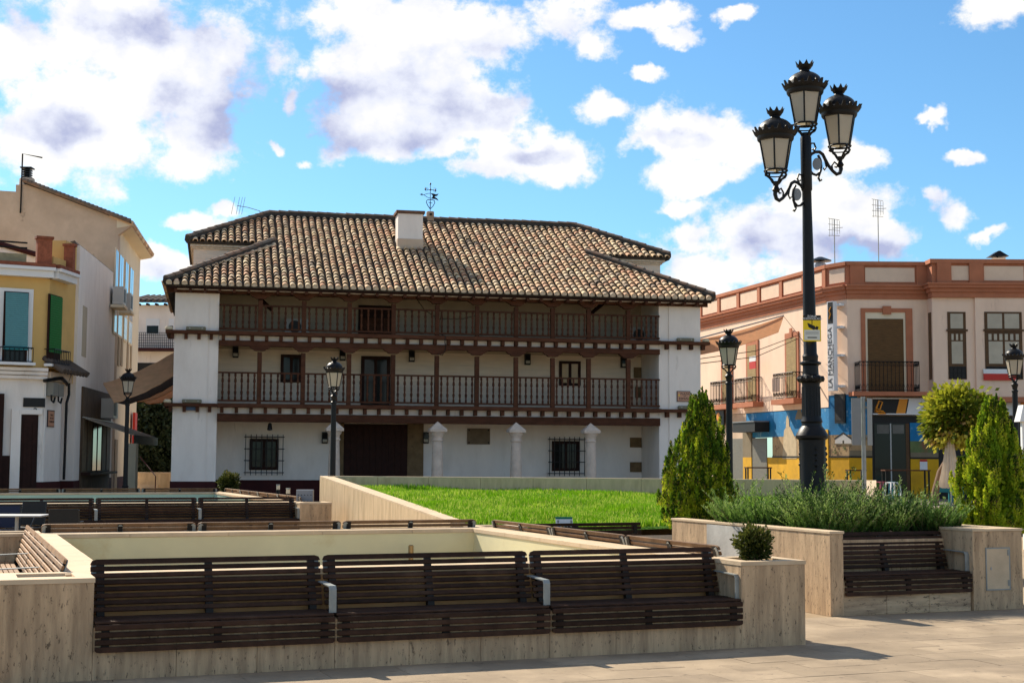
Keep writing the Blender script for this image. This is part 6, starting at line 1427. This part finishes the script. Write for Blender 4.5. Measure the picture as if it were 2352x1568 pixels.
EB('side_door', mat('tan_shutter', (.34, .25, .15)), .8, 1.7, -.03, -.002, 0, 2.4); EB('red_panel', REDP, LE*.72, LE*.82, -.2, -.1, 2.2, 3.6)
# roof with overhang
zo = gp(300, 515)[1]; ov = gp(302, 515)[0]
o = MB().hexa([(ov, -.2, zo), (ov-.0, -.2, zo+.06), (gp(55, 421)[0], -.2, gp(55, 421)[1]+.06), (gp(55, 421)[0], -.2, gp(55, 421)[1]), (ov-.0, LE+.3, zo), (ov, LE+.3, zo+.06), (gp(55, 421)[0], LE+.3, gp(55, 421)[1]+.06), (gp(55, 421)[0], LE+.3, gp(55, 421)[1])]).build('roof', MORTAR, th_)
sh_ = math.atan2((E1-D1).x, (E1-D1).y); o.data.transform(Matrix(((1, math.tan(sh_), 0, 0), (0, 1, 0, 0), (0, 0, 1, 0), (0, 0, 0, 1))))
sof = MB().hexa([(-.05, -.02, zT+.1), (ov-.03, -.02, zo-.06), (ov-.03, -.02, zo-.02), (-.05, -.02, zT+.5), (-.05, LE+.2, zT+.1), (ov-.03, LE+.2, zo-.06), (ov-.03, LE+.2, zo-.02), (-.05, LE+.2, zT+.5)]).build('soffit', CREAM, th_); sof.data.transform(Matrix(((1, math.tan(sh_), 0, 0), (0, 1, 0, 0), (0, 0, 1, 0), (0, 0, 0, 1))))
for k in range(24):
    y = LE*k/23; o = MB().tube([(ov+math.tan(sh_)*y+.06, y-.05, zo+.03), (ov+math.tan(sh_)*y-.8, y-.05, zo+.35)], .10, 6).build('eave_tile', TILE, th_)
n_ = 26
for k in range(n_):
    u_ = k/n_; xa = ov+(gp(58, 421)[0]-ov)*u_; z_ = zo+.06+(gp(55, 421)[1]-zo)*u_; xb = ov+(gp(58, 421)[0]-ov)*(u_+1.15/n_); z2 = zo+.06+(gp(55, 421)[1]-zo)*(u_+1.15/n_)
    MB().tube([(xa, -.18, z_+.04), (xb, -.18, z2+.02)], [.10, .085], 6).build('verge_tile', RIDGET, th_)
c_ = gp(52, 410); MB().lathe([(.30, -.9), (.30, .05), (.26, .10)], cx=c_[0], cy=.5, z=c_[1], n=10).build('chimney', TAN, th_, smooth=SM)
for k in range(4): MB().box(c_[0]-.15, c_[0]+.15, .33, .67, c_[1]+.12+.09*k, c_[1]+.17+.09*k).build('chimney_slat', IRON, th_)
MB().box(c_[0]-.22, c_[0]+.22, .28, .72, c_[1]+.48, c_[1]+.52).build('chimney_hat', IRON, th_); MB().box(c_[0]-.07, c_[0]+.07, .45, .55, c_[1], c_[1]+.48).build('chimney_core', IRON, th_)
p0_, p1_, p2_ = gp(48, 490), gp(53, 354), gp(98, 363)
ml = thing('bent_pole_aerial', 'bent thin pole standing on the tan house chimney', 'aerial', GF.w(p0_[0], -.05, p0_[1]), 0); z_ = p0_[1]
MB().tube([(0, 0, 0), (p1_[0]-p0_[0], 0, p1_[1]-z_), (p2_[0]-p0_[0], 0, p2_[1]-z_)], .03, 6).build('pole', STEELD, ml)
# far white house closing the street
Yf = 72.; q0, q1 = AtY(300, 1100, Yf), AtY(420, 1100, Yf); q0.z = 0
wh = thing('far_white_house', 'white house with dark tiled roof and gridded balcony at the end of the side street', 'house', q0, 0); Lf = q1.x-q0.x; Ff = Frame(q0.x, q0.y, 0)
def zfz(y): return Ff.px(350, y)[1]
def WB(name, m, x0, x1, y0, y1, z0, z1, par=None): return MB().box(x0, x1, y0, y1, z0, z1).build(name, m, par or wh)
WB('wall', WHITE, 0, Lf, 0, 5, 0, zfz(700)); rf3 = MB().hexa([(-.2, -.5, zfz(697)), (Lf+.2, -.5, zfz(697)), (Lf+.2, 3, zfz(667)-.1), (-.2, 3, zfz(667)-.1), (-.2, -.5, zfz(695)), (Lf+.2, -.5, zfz(695)), (Lf+.2, 3, zfz(667)), (-.2, 3, zfz(667))]).build('roof', MORTAR, wh)
for k in range(int((Lf+.3)/.3)):
    o = MB().tube([(-.1+.3*k, -.6, zfz(695)+.02), (-.1+.3*k, 3, zfz(667)+.06)], .095, 6).build('roof_tile_row', mat('dark_old_tile', (.10, .075, .06)), rf3)
for k in range(7): WB('rafter_end', WOODD, .2+.45*k, .3+.45*k, -.45, -.002, zfz(702), zfz(698))
for x0_, x1_ in ((336, 367), (388, 400)):
    a, b = Ff.px(x0_, 740)[0], Ff.px(x1_, 740)[0]; w_ = WB('window', WPAINT, a, b, -.05, -.002, zfz(768), zfz(732)); MB().box(a+.05, b-.05, -.06, -.0505, zfz(766), zfz(748)).build('pane', GLASS, w_)
WB('balcony_slab', PLINTH, 0, Lf, -.9, -.002, zfz(807), zfz(802)); g = MB()
for k in range(28): x = Lf*k/27; g.box(x-.012, x+.012, -.87, -.85, zfz(802), zfz(767))
for k in range(7): z = zfz(802)+(zfz(767)-zfz(802))*k/6; g.box(0, Lf, -.872, -.848, z-.012, z+.012)
g.build('balcony_grid', IRON, wh); WB('dark_opening', BLACK, .2, Lf, -.02, -.002, 0, zfz(833))
# dark evergreen and steps in the side street
def dark_tree():
    global rng
    rng = np.random.default_rng(51); b = AtY(352, 1120, 66.5); r = thing('dark_evergreen', 'dark shaded evergreen at the end of the side street', 'tree', (b.x, b.y, 0), 0); n = 9000; d = unit(n)
    MB().tube([(0, 0, 0), (.05, 0, 2), (0, 0, 3.5)], [.16, .12, .05], 7).build('trunk', BARK, r)
    p = d*np.array([1.55, 1.3, 2.2])*(rng.random(n)**.33)[:, None]*(1+.15*np.sin(4*d[:, :1]*3+d[:, 2:]*5))+[0, 0, 2.65]
    leaves(p, unit(n), .24, .13, L_DRK, 'crown', rng.random(n)*.99, r)
dark_tree()
P = AtY(352, 1100, 63.8); lwk = thing('street_end_wall', 'low tan retaining wall below the dark evergreen', 'wall', (P.x, P.y, 0), 0); MB().box(-.9, 1.6, 0, .3, 0, 1.0).build('wall_panel', TRAVW, lwk); MB().box(-.9, 1.6, -.02, .32, 1.002, 1.06).build('coping_stone', TRAVT, lwk)
stp = AtY(318, 1100, 63); ss = thing('street_steps', 'short stone steps with dark handrail in the side street', 'steps', (stp.x, stp.y, 0), 0)
for k in range(4): MB().box(-.7, .7, .3*k, 1.6, .17*k, .17*(k+1)-.002).build('step', TRAVT, ss)
MB().tube([(.75, 0, .0), (.75, 0, .9), (-.3, 1.3, 1.75)], .025, 6).build('handrail', PLINTH, ss)
P = AtY(300, 1100, 47.5); ub = thing('utility_cabinet', 'narrow beige utility cabinet behind the left street lamp', 'cabinet', (P.x, P.y, 0), 0)
MB().box(-.18, .18, -.15, .15, 0, .5).build('base', PLINTH, ub); MB().box(-.19, .19, -.16, .16, .502, AtY(300, 1018, 47.5).z).build('cabinet_body', mat('beige_cabinet', (.36, .31, .22), .6, .06), ub)
# brown awnings on the left side of the galleried house
def awning(label, pts, m, th=.03):
    o0 = pts[0].copy(); r = thing('side_awning', label, 'awning', o0, 0, 'brown awnings left of the galleried house'); P = [p-o0 for p in pts]; Q_ = [p-Vector((0, 0, th)) for p in P]
    cs = MB(); n = 8; vs = []
    for k in range(n+1):
        u_ = k/n; a_ = P[0].lerp(P[1], u_); b_ = P[3].lerp(P[2], u_); s_ = Vector((0, 0, .10*math.sin(u_*math.pi*1.0)+.015*math.sin(u_*30)))
        vs += [a_-s_, b_-s_, a_-s_-Vector((0, 0, th)), b_-s_-Vector((0, 0, th))]
    cs.add(vs, [f for k in range(n) for f in ((4*k, 4*k+1, 4*k+5, 4*k+4), (4*k+2, 4*k+6, 4*k+7, 4*k+3), (4*k, 4*k+4, 4*k+6, 4*k+2), (4*k+1, 4*k+3, 4*k+7, 4*k+5))]); cs.build('canvas', m, r); MB().tube([P[0], P[3]], .025, 6).build('rail', STEELD, r); return r
awning('brown canvas awning nearest, reaching left from the house side', [AtY(402, 808, 50.0), AtY(237, 880, 48.0), AtY(262, 924, 46.0), AtY(402, 860, 48.2)], CANVAS)
awning('dark banded awning just below the brown one', [AtY(402, 856, 50.5), AtY(262, 922, 48.5), AtY(285, 928, 47.8), AtY(402, 880, 49.8)], CANVASD)
awning('tan awning behind, second of the stepped row', [AtY(402, 880, 53), AtY(300, 905, 52), AtY(315, 922, 50.5), AtY(402, 892, 51.5)], CANVASO)
awning('orange-lit awning farthest back in the stepped row', [AtY(402, 893, 56), AtY(318, 912, 55), AtY(336, 926, 53.5), AtY(402, 908, 54.5)], CANVASO)
